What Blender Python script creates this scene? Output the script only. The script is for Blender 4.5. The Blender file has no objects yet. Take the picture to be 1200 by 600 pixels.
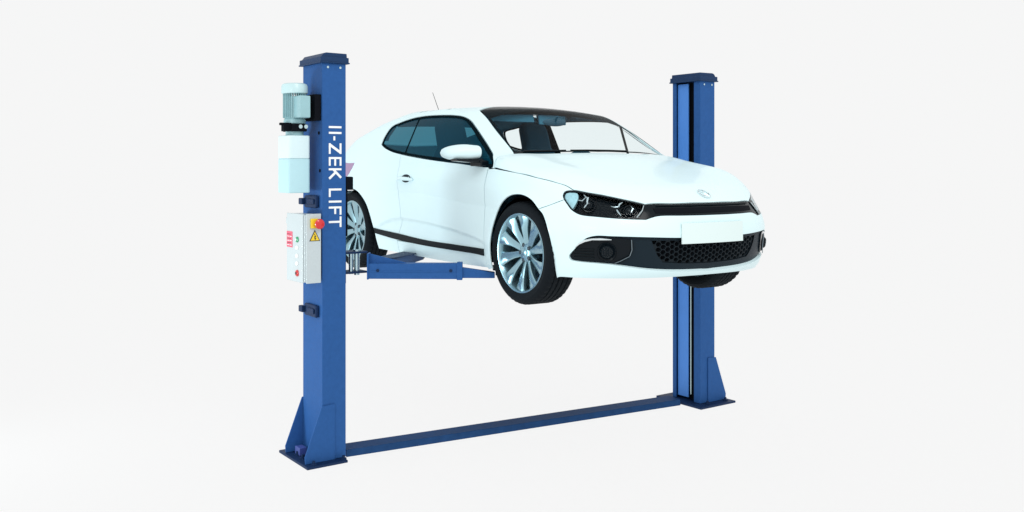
import bpy, math
import numpy as np
from mathutils import Vector, Matrix
from mathutils.geometry import delaunay_2d_cdt
C = bpy.context.scene.collection
R = math.radians
# ---------------------------------------------------------------- car body as an implicit surface
# car space: x forward from the front axle, y sideways, z up from the tyres' contact plane (metres)
def _tab(pts, lo, hi, sm):
    xs = np.linspace(lo, hi, 3001)
    p = np.array(sorted(pts)); ys = np.interp(xs, p[:,0], p[:,1])
    s0, s1 = (p[1,1]-p[0,1])/(p[1,0]-p[0,0]), (p[-1,1]-p[-2,1])/(p[-1,0]-p[-2,0])
    ys = np.where(xs < p[0,0], p[0,1]+(xs-p[0,0])*s0, ys); ys = np.where(xs > p[-1,0], p[-1,1]+(xs-p[-1,0])*s1, ys)
    n = max(1, int(sm/(xs[1]-xs[0]))); k = np.exp(-0.5*(np.arange(-3*n,3*n+1)/n)**2); k /= k.sum()
    e = np.concatenate([ys[0]+(np.arange(-3*n,0))*(ys[1]-ys[0]), ys, ys[-1]+np.arange(1,3*n+1)*(ys[-1]-ys[-2])])
    return xs, np.convolve(e, k, 'valid')
def _mk(pts, lo, hi, sm):
    xs, ys = _tab(pts, lo, hi, sm)
    return lambda v: np.interp(v, xs, ys)
WZ = _mk([(.05,.74),(.15,.83),(.20,.862),(.28,.880),(.40,.893),(.50,.901),(.60,.903),(.70,.897),(.78,.886),(.84,.872),(.90,.853),
          (.98,.852),(1.06,.832),(1.11,.818),(1.16,.799),(1.22,.772),(1.28,.734),(1.34,.688),(1.42,.62)], -.3, 1.8, .022)
NOSE = _mk([(.10,.66),(.17,.72),(.21,.775),(.25,.815),(.33,.842),(.42,.855),(.52,.858),(.60,.850),(.66,.828),(.70,.802),(.75,.76),(.85,.66)], -.3, 1.8, .02)
TAIL = _mk([(.15,-3.25),(.25,-3.36),(.45,-3.39),(.70,-3.38),(.85,-3.36),(.98,-3.27),(1.08,-3.12),(1.20,-2.95),(1.4,-2.7)], -.3, 1.8, .03)
TOPC = _mk([(1.0,.56),(.86,.665),(.80,.708),(.74,.736),(.62,.785),(.45,.832),(.25,.885),(.0,.955),(-.20,.994),(-.262,1.003),(-.45,1.096),(-.70,1.224),(-.90,1.319),(-.985,1.356),
            (-1.15,1.382),(-1.4,1.398),(-1.7,1.401),(-2.0,1.382),(-2.4,1.318),(-2.8,1.205),(-3.06,1.115),(-3.18,1.03),(-3.35,.9)], -4, 2, .03)
def sstep(a,b,v):
    t = np.clip((v-a)/(b-a),0,1); return t*t*(3-2*t)
def smax(a,b,k):
    h = np.maximum(k-np.abs(a-b),0)/k
    return np.maximum(a,b)+h*h*k*.25
def body(x,y,z):
    y = np.abs(y)
    W = WZ(z)
    up = sstep(.88,1.3,z)
    W = W + .012*sstep(-1.6,-2.5,x)*sstep(.9,.7,z)*sstep(.3,.55,z)            # rear haunch
    W = W - .085*up*np.clip((-1.2-x)/1.5,0,2)**1.6 
    zl = np.interp(x,[-2.11,-2.0,-1.84,-1.64,-1.22,-.85,-.56,-.43],[.395,.432,.475,.495,.479,.449,.411,.384])         # curved crease low on the door
    lo = np.clip((zl-z)/.022,0,1)*np.clip((z-.30)/np.maximum(.05,zl-.322),0,1)
    W = W - .016*lo*sstep(-.37,-.55,x)*sstep(-2.16,-1.95,x)
    zu = np.interp(x,[-2.2,-1.6,-1.0,-.5,-.1],[.832,.822,.802,.765,.72]); zd = np.interp(x,[-2.1,-1.75,-1.2,-.7,-.3],[.695,.705,.682,.64,.62])
    sh = np.clip((zu-z)/(zu-zd),0,1)*np.clip(1-(zd-z)/.26,0,1)                                                          # shoulder crease
    W = W - .020*sh*sstep(-.02,-.45,x)*sstep(-2.45,-2.0,x)
    for cx in (0.,-2.578):
        r = np.hypot(x-cx, z-.335)
        W = W + .014*np.exp(-((r-.365)/.055)**2)*(z>.02)*sstep(.85,.7,z)
    xn, xt = NOSE(z), TAIL(z)
    x0, x1, q = .02, -2.75, 3.2
    p = 2.55 - .42*sstep(.48,.70,z)
    uf = np.clip((x-x0)/(xn-x0),0,None); ur = np.clip((x1-x)/(x1-xt),0,None)
    v = np.clip(y/W,1e-6,None)
    side = np.where(x>-1.3, (uf**p+v**p)**(1/p), (ur**q+v**q)**(1/q))
    side = (side-1)*np.where(uf>v, np.maximum(xn-x0,.3), W)
    c = .25*sstep(.25,-.15,x)*(1-.75*sstep(-.4,-1.05,x))
    top = TOPC(x+c*y*y) - .022*(y/.8)**2 - .016*sstep(-.5,-1.1,x)*(y/.6)**2
    top = top + .016*np.exp(-((y-.66)/.11)**2)*sstep(.6,.2,x)*sstep(-.45,-.2,x)       # raised fender line beside the bonnet
    k = .085 - .05*sstep(.1,-.6,x)
    return smax(side, (z-top)*.9, k)
def grad(P, h=.004):
    g = np.empty_like(P)
    for i in range(3):
        d = np.zeros(3); d[i] = h
        A, B = P+d, P-d
        g[:,i] = body(*A.T)-body(*B.T)
    return g/np.linalg.norm(g,axis=1,keepdims=True)
def hit(O, D, t0, t1, n=260):
    """first crossing from outside (f>0) to inside along rays O + t D"""
    O = np.atleast_2d(O).astype(float); D = np.atleast_2d(D).astype(float)
    O = np.broadcast_to(O, D.shape) if len(O)==1 else O
    D = np.broadcast_to(D, O.shape) if len(D)==1 else D
    ts = np.linspace(t0,t1,n)
    m = len(O); P = O[:,None,:]+ts[None,:,None]*D[:,None,:]
    f = body(P[...,0],P[...,1],P[...,2])
    ins = f<0; i = ins.argmax(1); ok = ins.any(1); i = np.maximum(i,1)
    a = ts[i-1].copy(); b = ts[i].copy()
    for _ in range(34):
        c = .5*(a+b); Q = O+c[:,None]*D; g = body(*Q.T)<0
        b = np.where(g,c,b); a = np.where(g,a,c)
    Q = O+(.5*(a+b))[:,None]*D
    if not ok.all():                                    # missed: take the closest approach
        j = f.argmin(1); Q = np.where(ok[:,None], Q, O+ts[j][:,None]*D)
    return Q, ok
# outlines of panels, lamps and glass, metres in car space
DLO = [(-2.1844, 0.8018, 1.0898), (-2.1924, 0.7667, 1.1585), (-2.1573, 0.719, 1.2412), (-2.0203, 0.7037, 1.2759), (-1.8318, 0.696, 1.3014), (-1.636, 0.6977, 1.3118), (-1.3777, 0.7089, 1.3088), (-1.0955, 0.7223, 1.2944), (-0.9544, 0.7276, 1.2764), (-0.8773, 0.7232, 1.2503), (-0.7779, 0.739, 1.1964), (-0.63, 0.7647, 1.1062), (-0.5084, 0.7896, 1.0306), (-0.4255, 0.8199, 0.9815), (-0.3715, 0.8507, 0.9338), (-0.3722, 0.8559, 0.8985)]
DLOB = [(-0.3722, 0.8559, 0.8985), (-0.5658, 0.8544, 0.9083), (-0.799, 0.853, 0.9268), (-1.0109, 0.8525, 0.9399), (-1.3247, 0.8514, 0.9627), (-1.5922, 0.8474, 0.9867), (-1.9138, 0.8343, 1.0227), (-2.0921, 0.8176, 1.059), (-2.1844, 0.8018, 1.0898)]
WSL = [(-1.005, 0.553, 1.3295), (-0.8688, 0.5796, 1.267), (-0.6403, 0.6229, 1.1395), (-0.3668, 0.6808, 0.9919)]
BON = [(-0.3536, 0.8576, 0.8897), (-0.2137, 0.8606, 0.8758), (-0.0368, 0.8586, 0.857), (0.1477, 0.8547, 0.8311), (0.2806, 0.8186, 0.8054), (0.361, 0.786, 0.7822), (0.4091, 0.7699, 0.7564)]
HLT = [(0.4091, 0.7699, 0.7564), (0.4894, 0.7129, 0.7415), (0.5676, 0.6422, 0.7245), (0.6391, 0.567, 0.7032), (0.7206, 0.4603, 0.6729)]
HLO = [(0.4091, 0.7699, 0.7564), (0.3826, 0.7894, 0.7544), (0.3655, 0.803, 0.7478), (0.3596, 0.8146, 0.7238), (0.3727, 0.8153, 0.6976), (0.4219, 0.8068, 0.646)]
HLB = [(0.4219, 0.8068, 0.646), (0.4473, 0.8001, 0.6284), (0.4919, 0.7822, 0.6088), (0.581, 0.7211, 0.5981), (0.6884, 0.6103, 0.5875), (0.7612, 0.4908, 0.5823)]
HIN = [(0.7206, 0.4603, 0.6729), (0.7349, 0.4874, 0.635), (0.7392, 0.5327, 0.584)]
BARB = [(0.7612, 0.4908, 0.5823), (0.7712, 0.4584, 0.5932), (0.7857, 0.4092, 0.6039), (0.8272, 0.2506, 0.6044), (0.8423, 0.1204, 0.6036), (0.8443, 0.0, 0.6036)]
BART = [(0.7206, 0.4603, 0.6729), (0.7759, 0.272, 0.6765), (0.7964, 0.0731, 0.6783), (0.7984, 0.0, 0.6783)]
BF = [(0.3727, 0.8153, 0.6976), (0.2915, 0.8604, 0.6636), (0.2152, 0.8974, 0.6347)]
TLW = [(-2.8805, 0.8524, 0.9009), (-2.6109, 0.8499, 0.9295), (-2.6666, 0.8658, 0.863), (-2.7111, 0.883, 0.8129), (-2.8042, 0.8869, 0.8003)]
SR = [(0.3904, 0.7888, 0.7455), (0.4328, 0.7618, 0.7409), (0.4455, 0.7651, 0.7148), (0.4399, 0.7875, 0.6674), (0.4326, 0.8019, 0.6437), (0.3936, 0.8115, 0.6742), (0.3693, 0.8127, 0.7134), (0.371, 0.8039, 0.7373)]
LAMPS = [(0.5038, 0.7382, 0.6765), (0.6912, 0.5582, 0.6402)]
F1 = [(0.4693, 0.7371, 0.7335), (0.492, 0.7286, 0.7155), (0.5013, 0.7361, 0.6843), (0.4947, 0.7576, 0.6529)]
F2 = [(0.4496, 0.7684, 0.6991), (0.4729, 0.7535, 0.6942), (0.4853, 0.7299, 0.7232)]
F3 = [(0.6439, 0.5747, 0.691), (0.6396, 0.5949, 0.6782), (0.6426, 0.6077, 0.6603)]
F4 = [(0.613, 0.6401, 0.6652), (0.6282, 0.626, 0.6602), (0.6415, 0.6068, 0.6628)]
F5 = [(0.6442, 0.6194, 0.645), (0.6579, 0.6177, 0.6273), (0.6744, 0.6116, 0.6097)]
F6 = [(0.6855, 0.5393, 0.6656), (0.6967, 0.5356, 0.6529), (0.701, 0.5532, 0.63)]
# ---------------------------------------------------------------- materials
def mat(name, col, rough=.5, metal=0., coat=0., spec=.5, bump=0., bscale=300., var=0., vscale=8., aniso=None, ior=1.5, coat_rough=.03):
    m = bpy.data.materials.new(name); m.use_nodes = True
    nt = m.node_tree; b = nt.nodes['Principled BSDF']
    b.inputs['Base Color'].default_value = (*col, 1); b.inputs['Roughness'].default_value = rough
    b.inputs['Metallic'].default_value = metal; b.inputs['Coat Weight'].default_value = coat
    b.inputs['Coat Roughness'].default_value = coat_rough; b.inputs['Specular IOR Level'].default_value = spec
    b.inputs['IOR'].default_value = ior
    tc = nt.nodes.new('ShaderNodeTexCoord')
    if bump:
        n = nt.nodes.new('ShaderNodeTexNoise'); n.inputs['Scale'].default_value = bscale; n.inputs['Detail'].default_value = 3
        nt.links.new(tc.outputs['Object'], n.inputs['Vector'])
        bp = nt.nodes.new('ShaderNodeBump'); bp.inputs['Strength'].default_value = bump; bp.inputs['Distance'].default_value = .002
        nt.links.new(n.outputs['Fac'], bp.inputs['Height']); nt.links.new(bp.outputs['Normal'], b.inputs['Normal'])
    if var:
        n = nt.nodes.new('ShaderNodeTexNoise'); n.inputs['Scale'].default_value = vscale; n.inputs['Detail'].default_value = 5
        n.inputs['Roughness'].default_value = .65
        nt.links.new(tc.outputs['Object'], n.inputs['Vector'])
        mx = nt.nodes.new('ShaderNodeMix'); mx.data_type = 'RGBA'
        mx.inputs[6].default_value = (*[c*(1-var) for c in col], 1); mx.inputs[7].default_value = (*[min(1,c*(1+var)) for c in col], 1)
        nt.links.new(n.outputs['Fac'], mx.inputs[0]); nt.links.new(mx.outputs[2], b.inputs['Base Color'])
        mr = nt.nodes.new('ShaderNodeMapRange'); mr.inputs[3].default_value = max(.02,rough*.85); mr.inputs[4].default_value = min(1,rough*1.15)
        nt.links.new(n.outputs['Fac'], mr.inputs[0]); nt.links.new(mr.outputs[0], b.inputs['Roughness'])
    return m
def glass(name, tint, body=None, body_fac=0., ior=1.45, rough=0.):
    """thin pane: tinted see-through + optional dark body tint + Fresnel gloss"""
    m = bpy.data.materials.new(name); m.use_nodes = True
    nt = m.node_tree; nt.nodes.remove(nt.nodes['Principled BSDF']); out = nt.nodes['Material Output']
    t = nt.nodes.new('ShaderNodeBsdfTransparent'); t.inputs[0].default_value = (*tint, 1)
    base = t.outputs[0]
    if body:
        d = nt.nodes.new('ShaderNodeBsdfDiffuse'); d.inputs[0].default_value = (*body, 1)
        n = nt.nodes.new('ShaderNodeTexNoise'); n.inputs['Scale'].default_value = 2.2; n.inputs['Detail'].default_value = 1
        tc = nt.nodes.new('ShaderNodeTexCoord'); nt.links.new(tc.outputs['Object'], n.inputs['Vector'])
        x = nt.nodes.new('ShaderNodeMixShader'); x.inputs[0].default_value = body_fac
        nt.links.new(t.outputs[0], x.inputs[1]); nt.links.new(d.outputs[0], x.inputs[2]); base = x.outputs[0]
    g = nt.nodes.new('ShaderNodeBsdfGlossy'); g.inputs['Roughness'].default_value = rough
    f = nt.nodes.new('ShaderNodeFresnel'); f.inputs[0].default_value = ior
    x = nt.nodes.new('ShaderNodeMixShader')
    nt.links.new(f.outputs[0], x.inputs[0]); nt.links.new(base, x.inputs[1]); nt.links.new(g.outputs[0], x.inputs[2])
    nt.links.new(x.outputs[0], out.inputs[0])
    ge = nt.nodes.new('ShaderNodeNewGeometry'); mi = nt.nodes.new('ShaderNodeMix'); mi.data_type = 'FLOAT'   # thin pane: same Fresnel from either side
    mi.inputs[2].default_value = ior; mi.inputs[3].default_value = 1/ior
    nt.links.new(ge.outputs['Backfacing'], mi.inputs[0]); nt.links.new(mi.outputs[0], f.inputs[0])
    return m
M = {}
M['paint'] = mat('white_car_paint', (.70,.885,.915), .40, coat=.28, spec=.18, coat_rough=.10)
M['paint'].node_tree.nodes['Principled BSDF'].inputs['Coat IOR'].default_value = 1.35
M['frit'] = mat('black_frit', (.004,.009,.012), .5, spec=0.)
M['gloss_black'] = mat('gloss_black', (.004,.007,.010), .14, spec=.14)
M['satin_black'] = mat('satin_black_plastic', (.006,.010,.013), .5, spec=.10, bump=.15, bscale=900)
M['grey_plastic'] = mat('dark_slate_plastic', (.008,.017,.025), .42, spec=.12, bump=.12, bscale=900)
M['mesh'] = mat('honeycomb_plastic', (.010,.016,.021), .45, spec=.12)
M['rubber'] = mat('tyre_rubber', (.006,.009,.012), .75, spec=.10, bump=.3, bscale=500, var=.2)
M['liner'] = mat('arch_liner', (.003,.004,.006), .9, spec=.03)
M['chrome'] = mat('chrome', (.80,.88,.90), .10, metal=1.)
M['fin_chrome'] = mat('reflector_chrome', (.55,.65,.68), .22, metal=1.)
M['dull_chrome'] = mat('dull_chrome', (.20,.25,.28), .22, metal=1.)
M['alloy'] = mat('silver_alloy', (.30,.49,.56), .26, metal=.85, coat=.3, var=.06, vscale=6)
M['alloy_dark'] = mat('inner_barrel', (.05,.07,.085), .45, metal=.6)
M['disc'] = mat('brake_disc', (.05,.08,.10), .35, metal=.8)
M['interior'] = mat('interior_trim', (.028,.09,.135), .7, spec=.2, bump=.2, bscale=500)
M['seat'] = mat('seat_cloth', (.032,.11,.165), .85, spec=.15, bump=.4, bscale=700, var=.2)
M['lining'] = mat('roof_lining', (.06,.22,.32), .9, spec=.1, bump=.2, bscale=700)
M['glass_side'] = glass('tinted_side_glass', (.085,.32,.42), (.004,.070,.115), .48, 1.10)
M['glass_clear'] = glass('clear_side_glass', (.95,.985,.99), None, 0, 1.08)
M['glass_ws'] = glass('windscreen_glass', (.93,.985,.99), None, 0, 1.06)
M['lens'] = glass('clear_lamp_lens', (.93,.97,.98), None, 0, 1.14)
M['tail_red'] = mat('tail_lamp_red', (.30,.16,.34), .15, coat=.8)
M['lamp_blue'] = mat('lamp_side_reflector', (.42,.70,.78), .25, metal=.3, coat=.5, var=.3, vscale=40)
M['plate'] = mat('blank_plate', (.70,.83,.82), .4, coat=.3)
M['blue'] = mat('blue_powder_coat', (.028,.103,.305), .5, spec=.06, bump=.5, bscale=260, var=.16, vscale=30)
M['blue_dark'] = mat('navy_powder_coat', (.008,.026,.080), .5, spec=.15, bump=.35, bscale=420, var=.2, vscale=9)
M['blue_cap'] = mat('cap_plastic_blue', (.011,.038,.105), .45, spec=.16, bump=.2, bscale=500, var=.12)
M['blue_panel'] = mat('carriage_cover_blue', (.085,.27,.74), .45, spec=.2, bump=.2, bscale=420, var=.08)
M['blue_beam'] = mat('beam_blue', (.018,.060,.165), .5, spec=.04, bump=.6, bscale=120, var=.3, vscale=14)
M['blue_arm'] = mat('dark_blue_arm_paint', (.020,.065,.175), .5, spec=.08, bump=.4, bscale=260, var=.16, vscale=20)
M['slot'] = mat('slot_black', (.003,.004,.007), .8, spec=.1)
M['motor'] = mat('motor_mint_paint', (.29,.50,.54), .38, coat=.3, var=.10, vscale=14)
M['motor_lid'] = mat('motor_cowl', (.53,.73,.755), .4, coat=.3)
M['tank'] = mat('oil_tank_plastic', (.66,.82,.85), .35, spec=.5, var=.05, vscale=5)
M['oil'] = mat('oil_level_plastic', (.46,.71,.77), .3, spec=.5, var=.04, vscale=5)
M['steel'] = mat('bare_steel', (.55,.72,.76), .25, metal=1., var=.15, vscale=30)
M['box'] = mat('grey_enamel_box', (.52,.59,.61), .38, coat=.2, bump=.1, bscale=300, var=.04)
M['white'] = mat('white_vinyl', (.88,.90,.90), .5)
M['red'] = mat('red_plastic', (.62,.015,.02), .3, coat=.5)
M['yellow'] = mat('yellow_plastic', (.85,.60,.02), .4, coat=.2)
M['pink'] = mat('red_sticker', (.75,.10,.17), .5)
M['green'] = mat('green_button', (.03,.35,.16), .35, coat=.4)
M['ink'] = mat('black_ink', (.01,.01,.012), .5)
M['purple'] = mat('purple_block', (.055,.085,.30), .45)
# ---------------------------------------------------------------- mesh helpers
class MB:
    def __init__(s): s.v = []; s.f = []; s.n = {}
    def add(s, vs, fs):
        o = len(s.v); s.v += [tuple(map(float,p)) for p in vs]; s.f += [tuple(i+o for i in f) for f in fs]; return o
    def hexa(s, p):           # 8 points: bottom 4 ccw, top 4 ccw
        s.add(p, [(3,2,1,0),(4,5,6,7),(0,1,5,4),(1,2,6,5),(2,3,7,6),(3,0,4,7)]); return s
    def box(s, a, b, fr=None):
        (x0,y0,z0),(x1,y1,z1) = a,b
        p = [(x0,y0,z0),(x1,y0,z0),(x1,y1,z0),(x0,y1,z0),(x0,y0,z1),(x1,y0,z1),(x1,y1,z1),(x0,y1,z1)]
        if fr: p = [fr(*q) for q in p]
        return s.hexa(p)
    def prism(s, poly, frame, d0, d1):      # poly 2D, frame(a,b,d)->3D
        n = len(poly); vs = [frame(a,b,d0) for a,b in poly]+[frame(a,b,d1) for a,b in poly]
        s.add(vs, [tuple(range(n))[::-1], tuple(range(n,2*n))]+[(i,(i+1)%n,n+(i+1)%n,n+i) for i in range(n)]); return s
    def cyl(s, p0, p1, r0, r1=None, n=24, cap=True):
        r1 = r0 if r1 is None else r1
        p0, p1 = Vector(p0), Vector(p1); ax = (p1-p0).normalized()
        u = ax.orthogonal().normalized(); w = ax.cross(u)
        vs = [p0+(u*math.cos(t)+w*math.sin(t))*r0 for t in [2*math.pi*i/n for i in range(n)]]
        vs += [p1+(u*math.cos(t)+w*math.sin(t))*r1 for t in [2*math.pi*i/n for i in range(n)]]
        f = [(i,(i+1)%n,n+(i+1)%n,n+i) for i in range(n)]
        if cap: f += [tuple(range(n))[::-1], tuple(range(n,2*n))]
        s.add(vs,f); return s
    def lathe(s, prof, o, ax, n=48, closed=False, fn=None):    # prof: (r, h)
        o, ax = Vector(o), Vector(ax).normalized(); u = Vector((1,0,0)) if abs(ax.x)<.9 else Vector((0,0,1))
        u = (u-ax*u.dot(ax)).normalized(); w = ax.cross(u); m = len(prof); vs = []
        for i in range(n):
            t = 2*math.pi*i/n
            for j,(r,h) in enumerate(prof):
                if fn: r = fn(i,j,r)
                vs.append(o+ax*h+(u*math.cos(t)+w*math.sin(t))*r)
        f = []
        for i in range(n):
            k = (i+1)%n
            for j in range(m if closed else m-1):
                l = (j+1)%m; f.append((i*m+j,k*m+j,k*m+l,i*m+l))
        s.add(vs,f); return s
    def tube(s, path, r, n=10, closed=False, flat=1.0, up=(0,0,1)):
        P = [Vector(p) for p in path]; m = len(P); vs = []
        for i,p in enumerate(P):
            a = P[(i-1)%m] if (closed or i>0) else p; b = P[(i+1)%m] if (closed or i<m-1) else p
            t = (b-a).normalized(); u = Vector(up); u = (u-t*u.dot(t))
            u = u.normalized() if u.length>1e-4 else t.orthogonal().normalized(); w = t.cross(u)
            rr = r[i] if isinstance(r,(list,tuple)) else r
            vs += [p+u*(math.cos(2*math.pi*k/n)*rr*flat)+w*(math.sin(2*math.pi*k/n)*rr) for k in range(n)]
        f = []
        for i in range(m if closed else m-1):
            j = (i+1)%m
            for k in range(n): l=(k+1)%n; f.append((i*n+k,i*n+l,j*n+l,j*n+k))
        if not closed: f += [tuple(range(n))[::-1], tuple((m-1)*n+k for k in range(n))]
        s.add(vs,f); return s
    def ball(s, c, rad, n=20, m=12, e=1.0):
        c = Vector(c); vs = []
        g = lambda v: math.copysign(abs(v)**e, v)
        for i in range(m+1):
            a = -math.pi/2+math.pi*i/m
            for k in range(n):
                t = 2*math.pi*k/n
                vs.append((c.x+rad[0]*g(math.cos(a))*g(math.cos(t)), c.y+rad[1]*g(math.cos(a))*g(math.sin(t)), c.z+rad[2]*g(math.sin(a))))
        s.add(vs, [(i*n+k,i*n+(k+1)%n,(i+1)*n+(k+1)%n,(i+1)*n+k) for i in range(m) for k in range(n)]); return s
    def mirror(s):
        r = MB(); r.v = [(x,-y,z) for x,y,z in s.v]; r.f = [tuple(reversed(f)) for f in s.f]
        r.n = {k:(a,-b,c) for k,(a,b,c) in s.n.items()}; return r
    def join(s, o):
        k = len(s.v); s.add(o.v, o.f)
        for i,n in o.n.items(): s.n[i+k] = n
        return s
def obj(name, mb, m, parent=None, angle=35, bevel=0, seg=2, recalc=True):
    me = bpy.data.meshes.new(name); v = np.array(mb.v)
    piv = (v.min(0)+v.max(0))/2
    base = Vector((0,0,0))
    if parent is not None:
        base = parent.get('_piv', None); base = Vector(base) if base is not None else Vector((0,0,0))
    me.from_pydata([tuple(p) for p in v-piv], [], mb.f)
    if mb.n:
        me.polygons.foreach_set('use_smooth', [True]*len(me.polygons))
        me.validate(); me.update()
        ln = [mb.n.get(l.vertex_index,(0,0,0)) for l in me.loops]
        me.normals_split_custom_set(ln)
    else:
        if recalc:
            import bmesh
            bm = bmesh.new(); bm.from_mesh(me); bmesh.ops.remove_doubles(bm, verts=bm.verts, dist=1e-6)
            bmesh.ops.recalc_face_normals(bm, faces=bm.faces); bm.to_mesh(me); bm.free()
        me.polygons.foreach_set('use_smooth', [True]*len(me.polygons))
        me.set_sharp_from_angle(angle=R(angle))
    me.materials.append(m)
    o = bpy.data.objects.new(name, me); C.objects.link(o)
    if parent is not None: o.parent = parent
    o.location = Vector(piv)-base; PIV[o.name] = tuple(piv); o['_piv'] = tuple(float(q) for q in piv)
    if bevel:
        b = o.modifiers.new('bevel','BEVEL'); b.width = bevel; b.segments = seg; b.limit_method = 'ANGLE'; b.angle_limit = R(40)
        b.harden_normals = True
    return o
PIV = {}
def thing(name, label, cat, loc, rz=0, group=None):
    o = bpy.data.objects.new(name, None); C.objects.link(o); o.location = loc; o.rotation_euler = (0,0,rz)
    o.empty_display_size = .2; o['label'] = label; o['category'] = cat
    if group: o['group'] = group
    return o
# ---------------------------------------------------------------- body panels: trimmed patches on the implicit body
def spline(pts, step=.014):
    P = [np.array(p,float) for p in pts]
    if len(P)==2:
        n = max(2,int(np.linalg.norm(P[1]-P[0])/step)+1); return [P[0]+(P[1]-P[0])*t for t in np.linspace(0,1,n)]
    Q = [2*P[0]-P[1]]+P+[2*P[-1]-P[-2]]; out = []
    for i in range(1,len(Q)-2):
        p0,p1,p2,p3 = Q[i-1:i+3]
        d = [max(1e-6,np.linalg.norm(b-a))**.5 for a,b in ((p0,p1),(p1,p2),(p2,p3))]
        t0=0;t1=d[0];t2=t1+d[1];t3=t2+d[2]
        n = max(2,int(np.linalg.norm(p2-p1)/step)+1)
        for t in np.linspace(t1,t2,n,endpoint=False):
            A1=(t1-t)/(t1-t0)*p0+(t-t0)/(t1-t0)*p1;A2=(t2-t)/(t2-t1)*p1+(t-t1)/(t2-t1)*p2;A3=(t3-t)/(t3-t2)*p2+(t-t2)/(t3-t2)*p3
            B1=(t2-t)/(t2-t0)*A1+(t-t0)/(t2-t0)*A2;B2=(t3-t)/(t3-t1)*A2+(t-t1)/(t3-t1)*A3
            out.append((t2-t)/(t2-t1)*B1+(t-t1)/(t2-t1)*B2)
    return out+[P[-1]]
def loop(segs, step=.014):
    L = []
    for sg in segs:
        q = spline(sg, step)
        if L and np.linalg.norm(L[-1]-q[0])<1e-5: q = q[1:]
        L += q
    if np.linalg.norm(L[-1]-L[0])<1e-5: L = L[:-1]
    return np.array(L)
def mir(segs): return [[(x,-y,z) for x,y,z in reversed(sg)] for sg in reversed(segs)]
class Map:
    def __init__(s, kind, c=0., tilt=.43): s.k, s.c = kind, c; s.d = np.array([0,math.sqrt(1-tilt**2),tilt]); s.e = np.array([0,-tilt,s.d[1]])
    def to2(s,P):
        P = np.atleast_2d(P)
        if s.k=='side': return np.stack([P[:,0],P@s.e],1)
        if s.k=='top': return P[:,:2].copy()
        if s.k=='cyl': return np.stack([np.arctan2(P[:,1],P[:,0]-s.c)*.85,P[:,2]],1)
        if s.k=='rear': return np.stack([np.arctan2(P[:,1],s.c-P[:,0])*.85,P[:,2]],1)
    def lift(s,q):
        n = len(q)
        if s.k=='side': O = q[:,:1]*np.array([1,0,0])+q[:,1:]*s.e+1.9*s.d; return hit(O,np.repeat(-s.d[None],n,0),0,1.9)[0]
        if s.k=='top': O = np.stack([q[:,0],q[:,1],np.full(n,1.7)],1); return hit(O,np.repeat(np.array([[0,0,-1.]]),n,0),0,1.4)[0]
        sg = 1 if s.k=='cyl' else -1
        th = q[:,0]/.85; D = np.stack([sg*np.cos(th),np.sin(th),0*th],1)
        O = np.stack([np.full(n,s.c),0*th,q[:,1]],1)+D*1.6; return hit(O,-D,0,1.55)[0]
def inpoly(q, poly):
    x,y = q[:,0],q[:,1]; ins = np.zeros(len(q),bool); a = poly; b = np.roll(poly,-1,0)
    for (x0,y0),(x1,y1) in zip(a,b):
        if y0==y1: continue
        c = ((y0>y)!=(y1>y))&(x<(x1-x0)*(y-y0)/(y1-y0)+x0); ins ^= c
    return ins
def segdist(q, poly):
    d = np.full(len(q),1e9)
    for a,b in zip(poly,np.roll(poly,-1,0)):
        ab = b-a; t = np.clip(((q-a)@ab)/max(1e-12,ab@ab),0,1); d = np.minimum(d,np.hypot(*(q-a-t[:,None]*ab).T))
    return d
def inset(poly, g):
    if not g: return poly
    area = .5*np.sum(poly[:,0]*np.roll(poly[:,1],-1)-np.roll(poly[:,0],-1)*poly[:,1])
    e = np.roll(poly,-1,0)-poly; e /= np.maximum(1e-9,np.linalg.norm(e,axis=1,keepdims=True))
    nrm = np.stack([-e[:,1],e[:,0]],1)*np.sign(area); m = nrm+np.roll(nrm,1,0)
    m /= np.maximum(.35,np.linalg.norm(m,axis=1,keepdims=True)); return poly+m*g*1.0
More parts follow.
